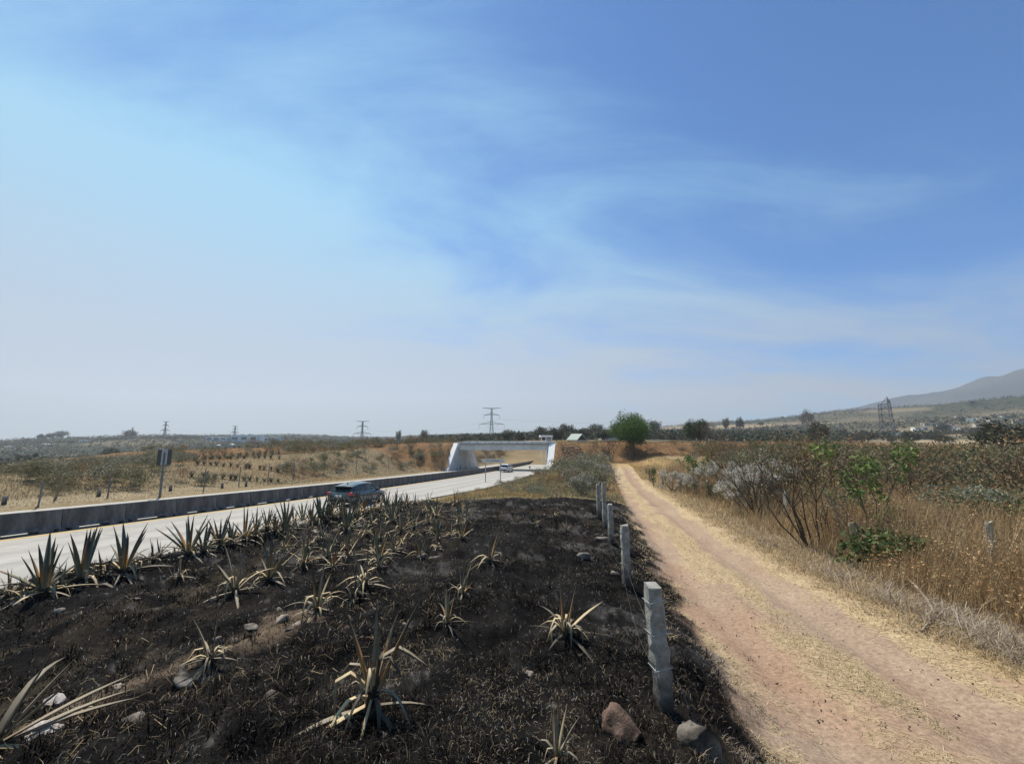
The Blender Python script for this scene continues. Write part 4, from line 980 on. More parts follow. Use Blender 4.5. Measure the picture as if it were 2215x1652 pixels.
# ------------------------------------------------------------------ roadside shrubs on the right of the track
def build_near_shrubs():
    def at(u, v): return G(u, v)
    # bare multi-stemmed shrub
    def bare(seed, h, n, spread, c, depth=2, lean=(0, 0), leaf=None, nleaf=0, lsize=.05):
        r = np.random.default_rng(seed); mb = MB(); tips = []; mids = []
        for k in range(n):
            a = r.uniform(0, 6.28); t = r.uniform(.1, spread)
            grow(r, mb, Vector((math.cos(a) * .08, math.sin(a) * .08, -.1)), Vector((math.cos(a) * t + lean[0], math.sin(a) * t + lean[1], 1)).normalized(), h * .5, h * .0085, depth, tips, .22, (2, 3), .38, .62, c, .2, 5, mids)
        cen = np.array([t[:] for t in tips] + [m[:] for m in mids])
        V, F, C = leaf_quads(r, cen, max(nleaf, 40), lsize, leaf if leaf is not None else [(.2, .16, .11)], h * .07, .45, .4)
        return mb.mesh('stems', M_bark, False, True), to_mesh('foliage', V, F, C, M_leaf)
    D = (.075, .062, .052); Gy = (.20, .18, .15)
    def put(name, u, v, hpx, me, base, lab, rz=0, sx=1.0):
        p, t = at(u, v); s = hpx / FPX * t / base; return bush_obj(name, me, p, rz, (s * sx, s * sx, s), lab)
    put('bare_shrub', 1762, 1192, 232, bare(1, 2.2, 7, .5, D, 2, (-.22, 0), OLIVE + BROWN, 420, .06), 2.2, 'tall dark stemmed bare shrub leaning left beside the track')
    put('bare_shrub', 1790, 1182, 150, bare(2, 2.0, 4, .25, D, 2, (0, 0), [(.16, .17, .06), (.22, .19, .10)], 260, .06), 2.0, 'slim dark bare shrub just right of the leaning one')
    put('bare_shrub', 1860, 1205, 165, bare(3, 2.0, 5, .35, (.17, .14, .11), 2, (-.3, 0), BROWN + GREYG, 380, .06), 2.0, 'grey twiggy shrub in front of the old post stump')
    put('bare_shrub', 1640, 1120, 150, bare(4, 2.2, 8, .6, D, 2, (-.1, 0), OLIVE, 300, .06), 2.2, 'thin twiggy shrub behind the white flowering bushes')
    # leafy sapling with hanging pale green leaves
    r = np.random.default_rng(5); mb = MB(); tips = []; mids = []
    for k, (dx, L) in enumerate([(-.22, 1.35), (.03, 1.25), (-.05, 1.1)]):
        grow(r, mb, Vector((.05 * k, 0, -.1)), Vector((dx, r.normal() * .1, 1)).normalized(), L, .022, 2, tips, .14, (2, 3), .62, .55, (.16, .14, .11), .25, 5, mids)
    cen = np.array([t[:] for t in tips] + [m[:] for m in mids[3:]])
    V, F, C = leaf_quads(r, cen, 760, .13, [(.16, .21, .06), (.10, .155, .04), (.20, .23, .09), (.06, .10, .03)], .17, .42, -.7)
    put('leafy_sapling', 1895, 1188, 246, (mb.mesh('stems', M_bark, False, True), to_mesh('foliage', V, F, C, M_leaf)), 2.5, 'leafy sapling with drooping fresh green leaves on bare thin stems')
    # squat green bush
    me = make_bush(6, .9, 1.1, [(.05, .085, .025), (.085, .125, .04), (.15, .17, .07), (.03, .05, .018)], 1500, .11, nst=12, leafsp=.22, up=-.1)
    put('green_bush', 1928, 1240, 98, me, .95, 'squat dark green leafy bush at the edge of the dry grass', sx=1.25)
    # white-flowering shrubs
    wf = [make_bush(20 + i, 1.6, 1.5, GREYG, 1000, .07, (.16, .14, .12), 9, WHITE, 4200, .5, .15, 1) for i in range(3)]
    for i, (u, v, h, lab, sx) in enumerate([(1560, 1080, 88, 'whitish seeded shrub, left one of the pair right of the track', 1.0), (1632, 1112, 104, 'large whitish seeded shrub half hiding a concrete post', 1.2), (1668, 1100, 118, 'tall shrub with pale pinkish seed heads above the others', .8),
                                          (1456, 1062, 48, 'round whitish bush beside the far track fence', 1.2), (1490, 1068, 38, 'low whitish bush right of the round one by the far fence', 1.3), (1598, 1098, 60, 'low pale bush between the two whitish shrubs', 1.3),
                                          (2112, 1165, 128, 'pale grey green sage bush standing out of the tall dry grass', 1.35), (2060, 1160, 92, 'smaller grey green bush left of the sage bush', 1.2)]):
        put('white_seeded_shrub' if i < 6 else 'sage_bush', u, v, h, wf[i % 3] if i < 6 else make_bush(30 + i, 1.5, 1.6, [(.20, .225, .16), (.26, .28, .21), (.15, .17, .12)], 2600, .075, GREYG[0], 12, None, 0, .9, .16, 1), 1.6, lab, i, sx)
    # yellow-green bush, and poinsettia-like sapling far by the track
    put('yellow_green_bush', 1628, 1042, 62, make_bush(40, 1.8, 1.6, [(.13, .15, .035), (.09, .12, .03), (.17, .15, .05), (.05, .08, .02)], 2200, .10, nst=10, leafsp=.2), 1.8, 'yellowish green bush behind the white seeded shrubs', sx=1.2)
    put('leafy_sapling', 1502, 1078, 100, bare(41, 2.2, 3, .12, (.16, .13, .1), 2, (0, 0), GREEN + [(.16, .18, .07)], 520, .12), 2.4, 'slim sapling with a spray of green leaves on top by the far fence')
    put('small_cypress', 1414, 1052, 42, make_bush(42, 1.4, .3, [(.05, .08, .025), (.10, .12, .04)], 700, .08, nst=4, leafsp=.13, up=1.2), 1.4, 'narrow dark green seedling by the far fence posts')
    put('small_cypress', 1541, 1082, 40, make_bush(43, 1.4, .35, [(.06, .10, .025), (.12, .16, .05)], 500, .08, nst=4, leafsp=.14, up=1.0), 1.4, 'small bright green seedling right of the whitish low bush')
    # twiggy brush standing in the grass behind the front shrubs
    br = [make_bush(440 + i, 2.0, 1.5, [OLIVE + BROWN[:2], OLIVE, BROWN + OLIVE[2:], GREYG + OLIVE][i], [520, 1100, 620, 800][i], .085, [(.10, .08, .065), (.12, .10, .08), (.16, .11, .075), (.17, .15, .12)][i], 10, None, 0, .4, .15, 2 if i % 2 == 0 else 1, .4, .009) for i in range(4)]
    for i, (u, v, h, k, lab) in enumerate([(1698, 1078, 118, 1, 'olive twiggy bush behind the tall pinkish headed shrub'), (1742, 1068, 108, 0, 'thin brown brush above the leaning bare shrub'), (1806, 1088, 132, 2, 'russet twiggy bush left of the leafy sapling'),
                                          (1850, 1072, 112, 1, 'olive bush directly behind the leafy sapling'), (1962, 1098, 122, 2, 'russet brush right of the leafy sapling'), (2016, 1082, 106, 1, 'olive bush left of the sage bush'), (1905, 1105, 104, 0, 'sparse dark brush between sapling and dry grass'),
                                          (2072, 1068, 104, 0, 'thin brush behind the sage bush'), (2168, 1092, 128, 1, 'large olive bush at the right edge above the dry grass'), (2212, 1120, 150, 2, 'russet brush cut by the right edge'), (1648, 1058, 96, 3, 'grey leaved bush behind the yellowish green one'), (1590, 1040, 74, 0, 'dark thin brush left of the yellowish green bush')]):
        put('twiggy_bush', u, v + 20, h * 1.3, br[k], 2.1, lab, i * 1.3, 1.15)
    # fallen branch
    p, t = at(2035, 1352); q, t2 = at(1955, 1265)
    root = O('fallen_branch', None, loc=p); T(root, 'dead pale branch lying propped on the dry bank', 'branch')
    e = q - p; e.z = q.z - p.z + .18
    mb = MB(); mb.tube([(0, 0, .03), e * .3 + Vector((.05, 0, .10)), e * .6 + Vector((0.02, 0, .14)), e * .85 + Vector((0, 0, .1)), e], [.03, .028, .024, .02, .012], 7)
    O('limb', mb.mesh('limb', M_wood), root)
    for k, (t0, d) in enumerate([(.8, Vector((-.1, .25, .25))), (.9, Vector((.12, .2, .3))), (1.0, Vector((-.12, .15, .3))), (.5, Vector((.25, .1, .12)))]):
        a = e * t0 + Vector((0, 0, .08)); mb = MB(); mb.tube([a, a + d * .6 + Vector((.02, 0, .02)), a + d], [.011, .008, .004], 5); O('twig', mb.mesh('twig', M_wood), root)
    p, t = at(2010, 1362)
    root = O('fallen_branch', None, loc=p, rot=(0, 0, R(25))); T(root, 'short dark stick lying at the foot of the pale branch', 'branch')
    mb = MB(); mb.tube([(-.25, 0, .03), (0, .03, .05), (.45, .1, .07)], [.02, .018, .01], 6); O('limb', mb.mesh('limb', M_wood), root)
    mb = MB(); mb.tube([(.05, .04, .05), (.2, .14, .12)], [.01, .005], 5); O('twig', mb.mesh('twig', M_wood), root)
build_near_shrubs()

# ------------------------------------------------------------------ scrub in the fields
def build_scrub():
    r = random.Random(21)
    pr = {'olive': [dome(200 + i, 2.2, 2.2, OLIVE + [(.18, .17, .11)], 1300, .15, 20) for i in range(4)],
          'brown': [dome(210 + i, 1.9, 2.0, BROWN + [(.10, .08, .05)], 1000, .13, 16, .6, .3) for i in range(3)],
          'grey': [dome(220 + i, 1.3, 1.6, GREYG + OLIVE[:1], 800, .12, 12, .7) for i in range(3)],
          'green': [dome(230 + i, 2.4, 2.3, [(.06, .085, .03), (.085, .11, .04), (.04, .055, .02), (.13, .13, .07)], 1400, .16, 20) for i in range(3)]}
    LAB = {'olive': 'olive brown leafy scrub bush in the thicket right of the track', 'brown': 'dry russet scrub bush in the thicket right of the track',
           'grey': 'low grey green bush in the thicket right of the track', 'green': 'greener tall bush in the thicket towards the right edge'}
    n = 0; tries = 0
    while n < 250 and tries < 6000:
        tries += 1
        s = r.uniform(-2, 66); q = 8.0 + 72 * r.random() ** 1.2; p = float(pc(np.array([s]))[0]) + q
        x, y = XY(s, p)
        if y < 3 or abs(x) > 1.5 * y + 3: continue
        d = math.hypot(x, y)
        if q < 13 and r.random() < .75: continue
        if d < 9: continue
        if x < 20 + (y - 40) * .3 and y > 42: continue
        az = math.degrees(math.atan2(x, y))
        k = r.choices(['olive', 'brown', 'grey', 'green'], [4, 3.2 if q < 18 else 2.2, 1.4 if q < 30 else .8, .8 + max(0, az - 36) * .10])[0]
        top = 3.4 - .012 * d - h1(x, y); me = pr[k][r.randrange(len(pr[k]))]
        hh = {'olive': 2.2, 'brown': 1.9, 'grey': 1.3, 'green': 2.4}[k]
        tgt = min(r.uniform(.8, 2.3) + min(d, 40) * .022, top * r.uniform(.7, 1.18)) * (.7 if k == 'grey' else 1)
        if q < 12: tgt *= .75
        sc_ = max(.35, tgt / hh)
        band = 'front' if q < 18 else 'middle' if q < 38 else 'back'
        T(O({'olive': 'olive_bush', 'brown': 'russet_bush', 'grey': 'grey_bush', 'green': 'tall_green_bush'}[k], me, None, (x, y, h1(x, y) - .05), (0, 0, r.uniform(0, 6.3)), (sc_ * 1.1, sc_ * 1.1, sc_)), LAB[k].replace('in the thicket', 'in the %s of the thicket' % band), 'shrub', '%s of the thicket right of the track, %s' % (band, k)); n += 1
    # slopes seen under and beyond the bridge, and on the left embankment
    for i in range(150):
        if i < 110: s = r.uniform(84, 150); p = r.choice([r.uniform(-33, -20), r.uniform(-33, -20), r.uniform(2, 24)]); x, y = XY(s, p)
        else: x, y = r.uniform(-60, -11.5), r.uniform(72, 86)
        k = r.choice(['grey', 'olive', 'brown']); s_ = r.uniform(.4, 1.1)
        if i >= 110 and SP(x, y)[1] > -19: continue
        T(O('slope_bush', pr[k][r.randrange(3)], None, (x, y, h1(x, y) - .05), (0, 0, r.uniform(0, 6.3)), (s_ * 1.4, s_ * 1.4, s_)), 'scrubby bush on the slope %s' % ('seen through the bridge opening' if i < 110 else 'left of the bridge'), 'shrub', 'bushes on the slopes, %s' % ('beyond the bridge' if i < 110 else 'left of the bridge'))
    for i in range(46):
        x, y = r.uniform(14, 70), r.uniform(72.5, 80); k = r.choice(['brown', 'brown', 'grey', 'olive']); s_ = r.uniform(.25, .6)
        T(O('embankment_bush', pr[k][r.randrange(3)], None, (x, y, h1(x, y) - .05), (0, 0, r.uniform(0, 6.3)), (s_ * 1.5, s_ * 1.5, s_)), 'dry low bush on the embankment face around the round green tree', 'shrub', 'bushes on the right embankment')
    # unburnt verge between the burn and the bridge
    n = 0
    while n < 110:
        s = r.uniform(18.5, 64); p = .7 + 10.3 * r.random() ** .8; x, y = XY(s, p)
        k = r.choices(['grey', 'olive', 'brown'], [5, 2.5, 2.5])[0]; hh = {'olive': 2.2, 'brown': 1.9, 'grey': 1.3}[k]
        tgt = r.uniform(.35, .7) + (r.uniform(.5, 1.3) if (p > 6.5 and s > 24) else 0) + (.35 if s > 45 else 0)
        sc_ = tgt / hh; w_ = sc_ * r.uniform(1.0, 1.7)
        T(O('verge_bush', pr[k][r.randrange(3)], None, (x, y, h1(x, y) - .04), (0, 0, r.uniform(0, 6.3)), (w_, w_, sc_)),
          {'grey': 'pale grey green bush on the unburnt verge before the bridge', 'olive': 'olive bush on the unburnt verge before the bridge', 'brown': 'dry brown bush on the unburnt verge before the bridge'}[k], 'shrub', 'bushes on the unburnt verge, ' + k); n += 1
    for i, (u, v, h, lab) in enumerate([(1262, 1072, 62, 'large pale grey bush left of the far fence posts'), (1285, 1058, 58, 'tall grey green bush behind the farthest fence post'), (1236, 1046, 44, 'grey bush below the rubble stone wall'), (1300, 1040, 48, 'whitish grey bush where the track narrows')]):
        p, t = G(u, v); me = make_bush(300 + i, 1.5, 1.6, GREYG, 2200, .10, (.16, .14, .12), 12, WHITE, 700, .6, .17, 1); s = h / FPX * t / 1.6
        bush_obj('pale_verge_bush', me, p, i, (s * .85, s * .85, s * .85), lab)
    # scrub beyond the barrier
    n = 0; tries = 0
    while n < 270 and tries < 9000:
        tries += 1
        s = r.uniform(-14, 70); p = -21.8 - 60 * r.random() ** 1.3; x, y = XY(s, p)
        if y < 4 or abs(x) > 1.45 * y + 2: continue
        # leave the plantation clearing open
        az = math.degrees(math.atan2(x, y)); d = math.hypot(x, y)
        if -39.5 < az < -30.5 and d > 44: continue
        if p > -23 and s < 20 and r.random() < .6: continue
        k = r.choices(['grey', 'olive', 'brown'], [5, 3, 3.0 if az > -32 else 1.3])[0]; hh = {'olive': 2.2, 'brown': 1.9, 'grey': 1.3}[k]
        tgt = r.uniform(.6, 1.5) * (1.2 if k == 'olive' else 1.0); sc_ = tgt / hh; w_ = sc_ * r.uniform(.9, 1.5)
        zone = 'far left' if az < -45 else 'left' if az < -30 else 'towards the bridge'
        T(O({'grey': 'plateau_grey_bush', 'olive': 'plateau_olive_bush', 'brown': 'plateau_rusty_bush'}[k], pr[k][r.randrange(3)], None, (x, y, h1(x, y) - .04), (0, 0, r.uniform(0, 6.3)), (w_, w_, sc_)),
          {'grey': 'pale grey green scrub bush beyond the concrete barrier', 'olive': 'dark olive scrub bush beyond the concrete barrier', 'brown': 'rusty dry bush beyond the concrete barrier'}[k] + ', ' + zone, 'shrub', 'scrub beyond the barrier, %s, %s' % (k, zone)); n += 1
    # young agave plantation in rows
    V = []; rr = np.random.default_rng(4)
    P = np.zeros((26, 3)); pl = [to_mesh('plantation_agave', *blades(np.random.default_rng(90 + i), P, np.full(26, .62), np.full(26, .07), .6, [(.09, .10, .07), (.12, .12, .085), (.16, .14, .10)], .05), M_leaf) for i in range(3)]
    for i in range(13):
        for j in range(9):
            az = R(-38.8 + i * .66); d = 46 + j * 5 + j * j * .35; x, y = d * math.sin(az) + r.uniform(-.15, .15), d * math.cos(az) + r.uniform(-.3, .3)
            T(O('plantation_agave', pl[(i + j) % 3], None, (x, y, h1(x, y)), (0, 0, r.uniform(0, 6)), r.uniform(.8, 1.2)), 'small dark agave planted in even rows on the left plateau', 'agave', 'agaves in plantation rows')
build_scrub()
# ------------------------------------------------------------------ scorched agaves
def agave_leaf(kind_, seed):
    r = np.random.default_rng(seed); ns = 7
    t = np.linspace(0, 1, ns)
    th0, th1, mid, sharp = {'up': (0, .10, .5, 3), 'splay': (.05, .25, .5, 3), 'arch': (0, 1.0, .5, 3), 'fold': (-.2, 2.2, .42, 14), 'droop': (0, 1.9, .3, 6), 'flat': (0, .35, .5, 3)}[kind_[0]]
    th = th0 + (th1 - th0) / (1 + np.exp(-(t - mid) * sharp * 2)) * r.uniform(.85, 1.15)
    tw = r.normal() * .25
    x = np.concatenate([[0], np.cumsum(np.sin((th[:-1] + th[1:]) / 2)) / (ns - 1)]); z = np.concatenate([[0], np.cumsum(np.cos((th[:-1] + th[1:]) / 2)) / (ns - 1)])
    wd = .088 * np.interp(t, [0, .12, .4, .75, 1], [.85, .8, 1.0, .62, .04]) * kind_[2]
    pal = {'green': [(0, (.36, .30, .18)), (.2, (.20, .21, .15)), (.6, (.125, .155, .125)), (.86, (.12, .13, .09)), (1, (.06, .045, .03))],
           'edge': [(0, (.36, .29, .16)), (.3, (.20, .20, .12)), (.6, (.12, .14, .10)), (.8, (.30, .20, .10)), (1, (.05, .04, .03))],
           'scorch': [(0, (.46, .36, .19)), (.22, (.42, .24, .085)), (.42, (.34, .19, .075)), (.6, (.11, .10, .075)), (1, (.05, .048, .045))],
           'tan': [(0, (.40, .31, .175)), (.3, (.49, .40, .245)), (.7, (.39, .31, .185)), (1, (.13, .10, .065))],
           'grey': [(0, (.14, .115, .08)), (.4, (.29, .25, .18)), (.8, (.20, .17, .12)), (1, (.05, .045, .04))],
           'char': [(0, (.05, .042, .035)), (.5, (.09, .075, .055)), (1, (.025, .022, .02))]}[kind_[1]]
    ks = [k for k, _ in pal]; cs = np.array([c for _, c in pal]); col_ = np.stack([np.interp(t, ks, cs[:, i]) for i in range(3)], 1) * r.uniform(.85, 1.15)
    V = []; C = []
    for i in range(ns):
        nx, nz = math.cos(th[i]), -math.sin(th[i]); w_ = wd[i]; a = tw * t[i]
        side = np.array([-math.sin(a) * nx * 0, math.cos(a), 0]); nrm = np.array([nx, 0, nz]); side = np.array([math.sin(a) * nx, math.cos(a), math.sin(a) * nz])
        c = np.array([x[i], 0, z[i]])
        lift = -w_ * .22
        V += [c - side * w_ * .5 + nrm * lift, c + nrm * w_ * .06, c + side * w_ * .5 + nrm * lift, c + nrm * (w_ * .30 + .002)]
        C += [col_[i] * 1.12, col_[i], col_[i] * 1.12, col_[i] * .95]
    F = []
    for i in range(ns - 1):
        for k in range(4): F.append((i * 4 + k, i * 4 + (k + 1) % 4, (i + 1) * 4 + (k + 1) % 4, (i + 1) * 4 + k))
    return to_mesh('leaf', np.array(V), F, np.array(C), M_agave, True)
LM = {}
def leafm(shape, colr, i, w_=1.0):
    k = (shape, colr, i % 3, w_)
    if k not in LM: LM[k] = agave_leaf((shape, colr, w_), hash((len(LM) * 7 + 3)) % 9999)
    return LM[k]
CORE = {}
def core_mesh(i):
    if i not in CORE:
        r = np.random.default_rng(800 + i); V = []; F = []; C = []
        for a in range(6):
            z = a / 5; k = [.75, 1.0, .95, .75, .5, .15][a]
            for b in range(8):
                t = b * math.pi / 4; q = k * (1 + r.normal() * .12); V.append((math.cos(t) * q, math.sin(t) * q, z + r.normal() * .03)); C.append(np.array([.045, .036, .027]) * r.uniform(.5, 2.2))
        for a in range(5):
            for b in range(8): F.append((a * 8 + b, a * 8 + (b + 1) % 8, (a + 1) * 8 + (b + 1) % 8, (a + 1) * 8 + b))
        F.append(tuple(40 + b for b in range(8)))
        CORE[i] = to_mesh('heart', np.array(V), F, np.array(C), M_bark)
    return CORE[i]
def agave(u, v, hpx, style, lab, seed, group='scorched agaves on the burnt verge', loc=None, hh=None):
    r = random.Random(seed)
    p, t = (loc, 1) if loc is not None else G(u, v)
    h = hh if hh else hpx / FPX * t
    root = O('agave_plant', None, loc=p, rot=(R(r.uniform(-5, 5)), R(r.uniform(-5, 5)), r.uniform(0, 6.28))); T(root, lab, 'agave', group)
    O('heart', core_mesh(seed % 4), root, (0, 0, -.04), (0, 0, 0), (h * .07, h * .07, h * .22))
    n = 0
    def put(shape, colr, tilt, az, L, z, w_=1.0):
        nonlocal n
        o = O('leaf', leafm(shape, colr, n + seed, w_), root, (math.cos(az) * h * .035, math.sin(az) * h * .035, z), (0, tilt, az), (L, L, L)); n += 1
    big = hpx > 60
    S = {'green': dict(up=(9, ['green', 'green', 'edge', 'scorch'], 5, 26), arch=(4, ['edge', 'tan', 'grey'], 40, 62), fold=(11, ['tan', 'grey', 'char', 'tan'], 40, 75), flat=(9, ['grey', 'char', 'char', 'tan'], 76, 98)),
         'spiky': dict(up=(10, ['green', 'edge', 'grey', 'scorch'], 8, 42), arch=(4, ['tan', 'grey'], 45, 65), fold=(5, ['tan', 'grey'], 50, 75), flat=(6, ['char', 'grey'], 78, 95)),
         'scorch': dict(up=(6, ['scorch', 'edge', 'scorch', 'green'], 4, 32), arch=(4, ['tan', 'tan', 'scorch'], 40, 65), fold=(7, ['tan', 'grey'], 35, 75), flat=(5, ['grey', 'char'], 76, 96)),
         'thin': dict(up=(4, ['grey', 'edge', 'scorch'], 3, 22), arch=(2, ['scorch', 'tan'], 30, 55), fold=(5, ['tan', 'grey'], 30, 75), flat=(4, ['grey', 'char'], 70, 95)),
         'droop': dict(up=(2, ['grey', 'scorch'], 3, 12), arch=(3, ['tan', 'grey'], 35, 60), fold=(10, ['tan', 'grey', 'tan'], 25, 80), flat=(5, ['char', 'grey'], 76, 98)),
         'dead': dict(up=(3, ['grey', 'char'], 10, 45), arch=(5, ['grey', 'char', 'tan'], 30, 70), fold=(6, ['grey', 'char'], 40, 80), flat=(6, ['char', 'grey'], 76, 98))}[style]
    sc_ = 1.0 if big else .75
    for part, (cnt, cl, t0, t1) in S.items():
        cnt = max(2, round(cnt * sc_)); a0 = r.uniform(0, 6.28)
        for k in range(cnt):
            az = a0 + 6.283 * k / cnt + r.uniform(-.35, .35); tl = R(r.uniform(t0, t1))
            if part == 'up': put(r.choice(['up', 'up', 'splay']), r.choice(cl), tl * (k / max(1, cnt - 1)) ** .6 if k else R(3), az, h * r.uniform(.72, 1.0) * (1.02 if k < 2 else .92), h * .06, 1.0 if style in ('green', 'spiky') else .8)
            elif part == 'arch': put('arch' if r.random() < .6 else 'splay', r.choice(cl), tl * .8, az, h * r.uniform(.5, .8), h * .06, .8)
            elif part == 'fold': put(r.choice(['fold', 'droop']), r.choice(cl), tl * .7, az, h * r.uniform(.5, .85), h * .05, .72)
            else: put('flat', r.choice(cl), tl, az, h * r.uniform(.5, .85), h * .02 + .02, .8)
    return root
def build_agaves():
    row = [(18, 1296, 78, 'dead', 'charred flattened agave at the far left edge of the roadside row'), (95, 1286, 128, 'green', 'tall grey green agave, first upright one in the roadside row'),
           (176, 1262, 122, 'green', 'broad grey green agave with many folded straw leaves, second in the roadside row'), (268, 1241, 114, 'green', 'full grey green agave, third upright one in the roadside row'),
           (345, 1206, 44, 'dead', 'blackened dead agave tuft between the third and fourth roadside agaves'), (408, 1201, 92, 'spiky', 'agave with widely splayed spikes, fourth in the roadside row'),
           (474, 1184, 80, 'spiky', 'agave with tawny spread leaves, fifth in the roadside row'), (529, 1168, 76, 'scorch', 'orange scorched agave, sixth in the roadside row'),
           (577, 1150, 56, 'spiky', 'small spiky agave, seventh in the roadside row'), (617, 1148, 70, 'green', 'grey green agave with a pale foot, eighth in the roadside row'),
           (655, 1131, 52, 'spiky', 'spiky agave left of the dark car'), (692, 1128, 62, 'green', 'dark upright agave at the left rear corner of the dark car'),
           (716, 1120, 62, 'scorch', 'tawny agave in front of the dark car bumper'), (785, 1114, 60, 'scorch', 'ochre agave below the red tail light of the dark car'),
           (818, 1112, 60, 'scorch', 'tawny agave in front of the dark car door'), (857, 1100, 44, 'green', 'dark green agave just right of the dark car'),
           (880, 1096, 32, 'spiky', 'small spiky agave right of the dark green one by the road'), (898, 1092, 30, 'scorch', 'last small tawny agave of the roadside row')]
    for i, a in enumerate(row): agave(*a, 100 + i)
    oth = [(388, 1251, 48, 'droop', 'small wilted agave behind the roadside row on the left'), (375, 1254, 26, 'dead', 'tiny burnt agave stump left of the wilted one'),
           (508, 1284, 100, 'droop', 'agave with one tall dark spike over a heap of straw leaves'), (582, 1258, 94, 'scorch', 'big orange tinted agave in the second row'),
           (657, 1226, 68, 'scorch', 'pale scorched agave with a white folded leaf, right of the orange one'), (709, 1208, 56, 'scorch', 'scorched agave in the middle of the second row'),
           (752, 1206, 50, 'thin', 'thin agave with a bright straw stalk foot'), (686, 1322, 92, 'droop', 'wilted agave with a single blue grey spear and a long orange leaf'),
           (763, 1300, 60, 'dead', 'burnt agave tuft between the blue grey spear and the long spiky one'), (790, 1268, 88, 'droop', 'agave with a tall narrow spear above grey drooping leaves'),
           (820, 1215, 76, 'scorch', 'scorched agave with a double orange spear'), (750, 1148, 62, 'green', 'tall dark agave standing before the rear of the car'),
           (822, 1172, 66, 'scorch', 'large tawny agave below the front of the dark car'), (868, 1152, 54, 'thin', 'thin bleached agave right of the large tawny one'), (850, 1130, 44, 'spiky', 'dense spiky agave before the front wheel of the car'),
           (896, 1142, 40, 'scorch', 'low scorched agave in open burnt ground right of the car'), (943, 1122, 46, 'scorch', 'upright agave with a pale trunk like foot near the burn edge'),
           (992, 1128, 40, 'thin', 'thin scorched agave near the far burn edge'), (1010, 1112, 34, 'dead', 'small burnt agave at the far burn edge'), (1060, 1216, 68, 'thin', 'lone sparse agave with a long slanting leaf, right centre of the burn'),
           (1160, 1135, 24, 'scorch', 'tiny yellow green sprouting agave in black ground'), (1000, 1288, 66, 'thin', 'sparse brown agave, upper one of a close pair'), (968, 1352, 78, 'thin', 'sparse brown agave, lower one of a close pair'),
           (1222, 1376, 122, 'droop', 'agave with curled straw leaves left of the nearest post'), (1205, 1648, 112, 'thin', 'ragged agave at the bottom edge with spidery straw leaves'),
           (455, 1432, 92, 'droop', 'agave with three long pale folded leaves beside the slate slab'), (183, 1545, 44, 'thin', 'little agave sprout beside the white rocks'),
           (730, 1180, 36, 'dead', 'burnt agave between the second row and the car'), (1198, 1122, 30, 'dead', 'small withered agave near the far end of the fence'), (1225, 1150, 28, 'dead', 'withered agave tuft beside the pale branches near the third post')]
    for i, (u, v, hp, st, lab) in enumerate(oth): agave(u, v, hp * 1.15, st, lab, 300 + i)
    r = random.Random(77); n = 0
    for i in range(500):
        u = r.uniform(600, 1010); v = 1085 + (r.random() ** .8) * (150 - max(0, u - 850) * .45)
        if v < 1128 - (u - 640) * .12 and u < 900: continue
        P_, t_ = G(u, v)
        if SP(P_.x, P_.y)[1] - float(pe(SP(P_.x, P_.y)[0])) < .3 or SP(P_.x, P_.y)[0] > 17: continue
        if any((P_ - o.location).length < .75 for o in col.objects if o.name.startswith('agave_plant')): continue
        agave(u, v, r.uniform(30, 46) * (.75 + (v - 1085) / 260), r.choice(['scorch', 'scorch', 'droop', 'thin', 'spiky']), 'small tawny agave in the crowded patch between the dark car and the burn centre', 900 + n, 'crowded small agaves below the dark car'); n += 1
        if n >= 40: break
    for i, (u, v, hp, st) in enumerate([(440, 1196, 66, 'spiky'), (500, 1180, 58, 'green'), (552, 1160, 60, 'scorch'), (596, 1152, 50, 'spiky'), (636, 1142, 52, 'scorch'), (674, 1134, 48, 'spiky'), (706, 1128, 46, 'green'), (738, 1124, 64, 'scorch'), (768, 1120, 60, 'spiky'), (802, 1116, 58, 'scorch'), (836, 1110, 52, 'spiky'), (866, 1104, 36, 'scorch'), (330, 1216, 60, 'dead'), (220, 1252, 70, 'dead'), (130, 1280, 66, 'dead'), (50, 1298, 60, 'droop')]):
        agave(u, v, hp, st, 'agave squeezed between the larger ones of the roadside row, %s from its right end' % ordinal(15 - i) if i < 12 else 'dead flattened agave filling a gap in the left of the roadside row', 1200 + i)
    # the big one in the foreground: leaves placed one by one
    p, t = G(806, 1545); h = 180 / FPX * t
    root = O('agave_plant', None, loc=p); T(root, 'largest half burnt agave in the near foreground with orange banded leaves', 'agave', 'scorched agaves on the burnt verge')
    O('heart', core_mesh(2), root, (0, 0, -.03), (0, 0, 0), (h * .10, h * .10, h * .42))
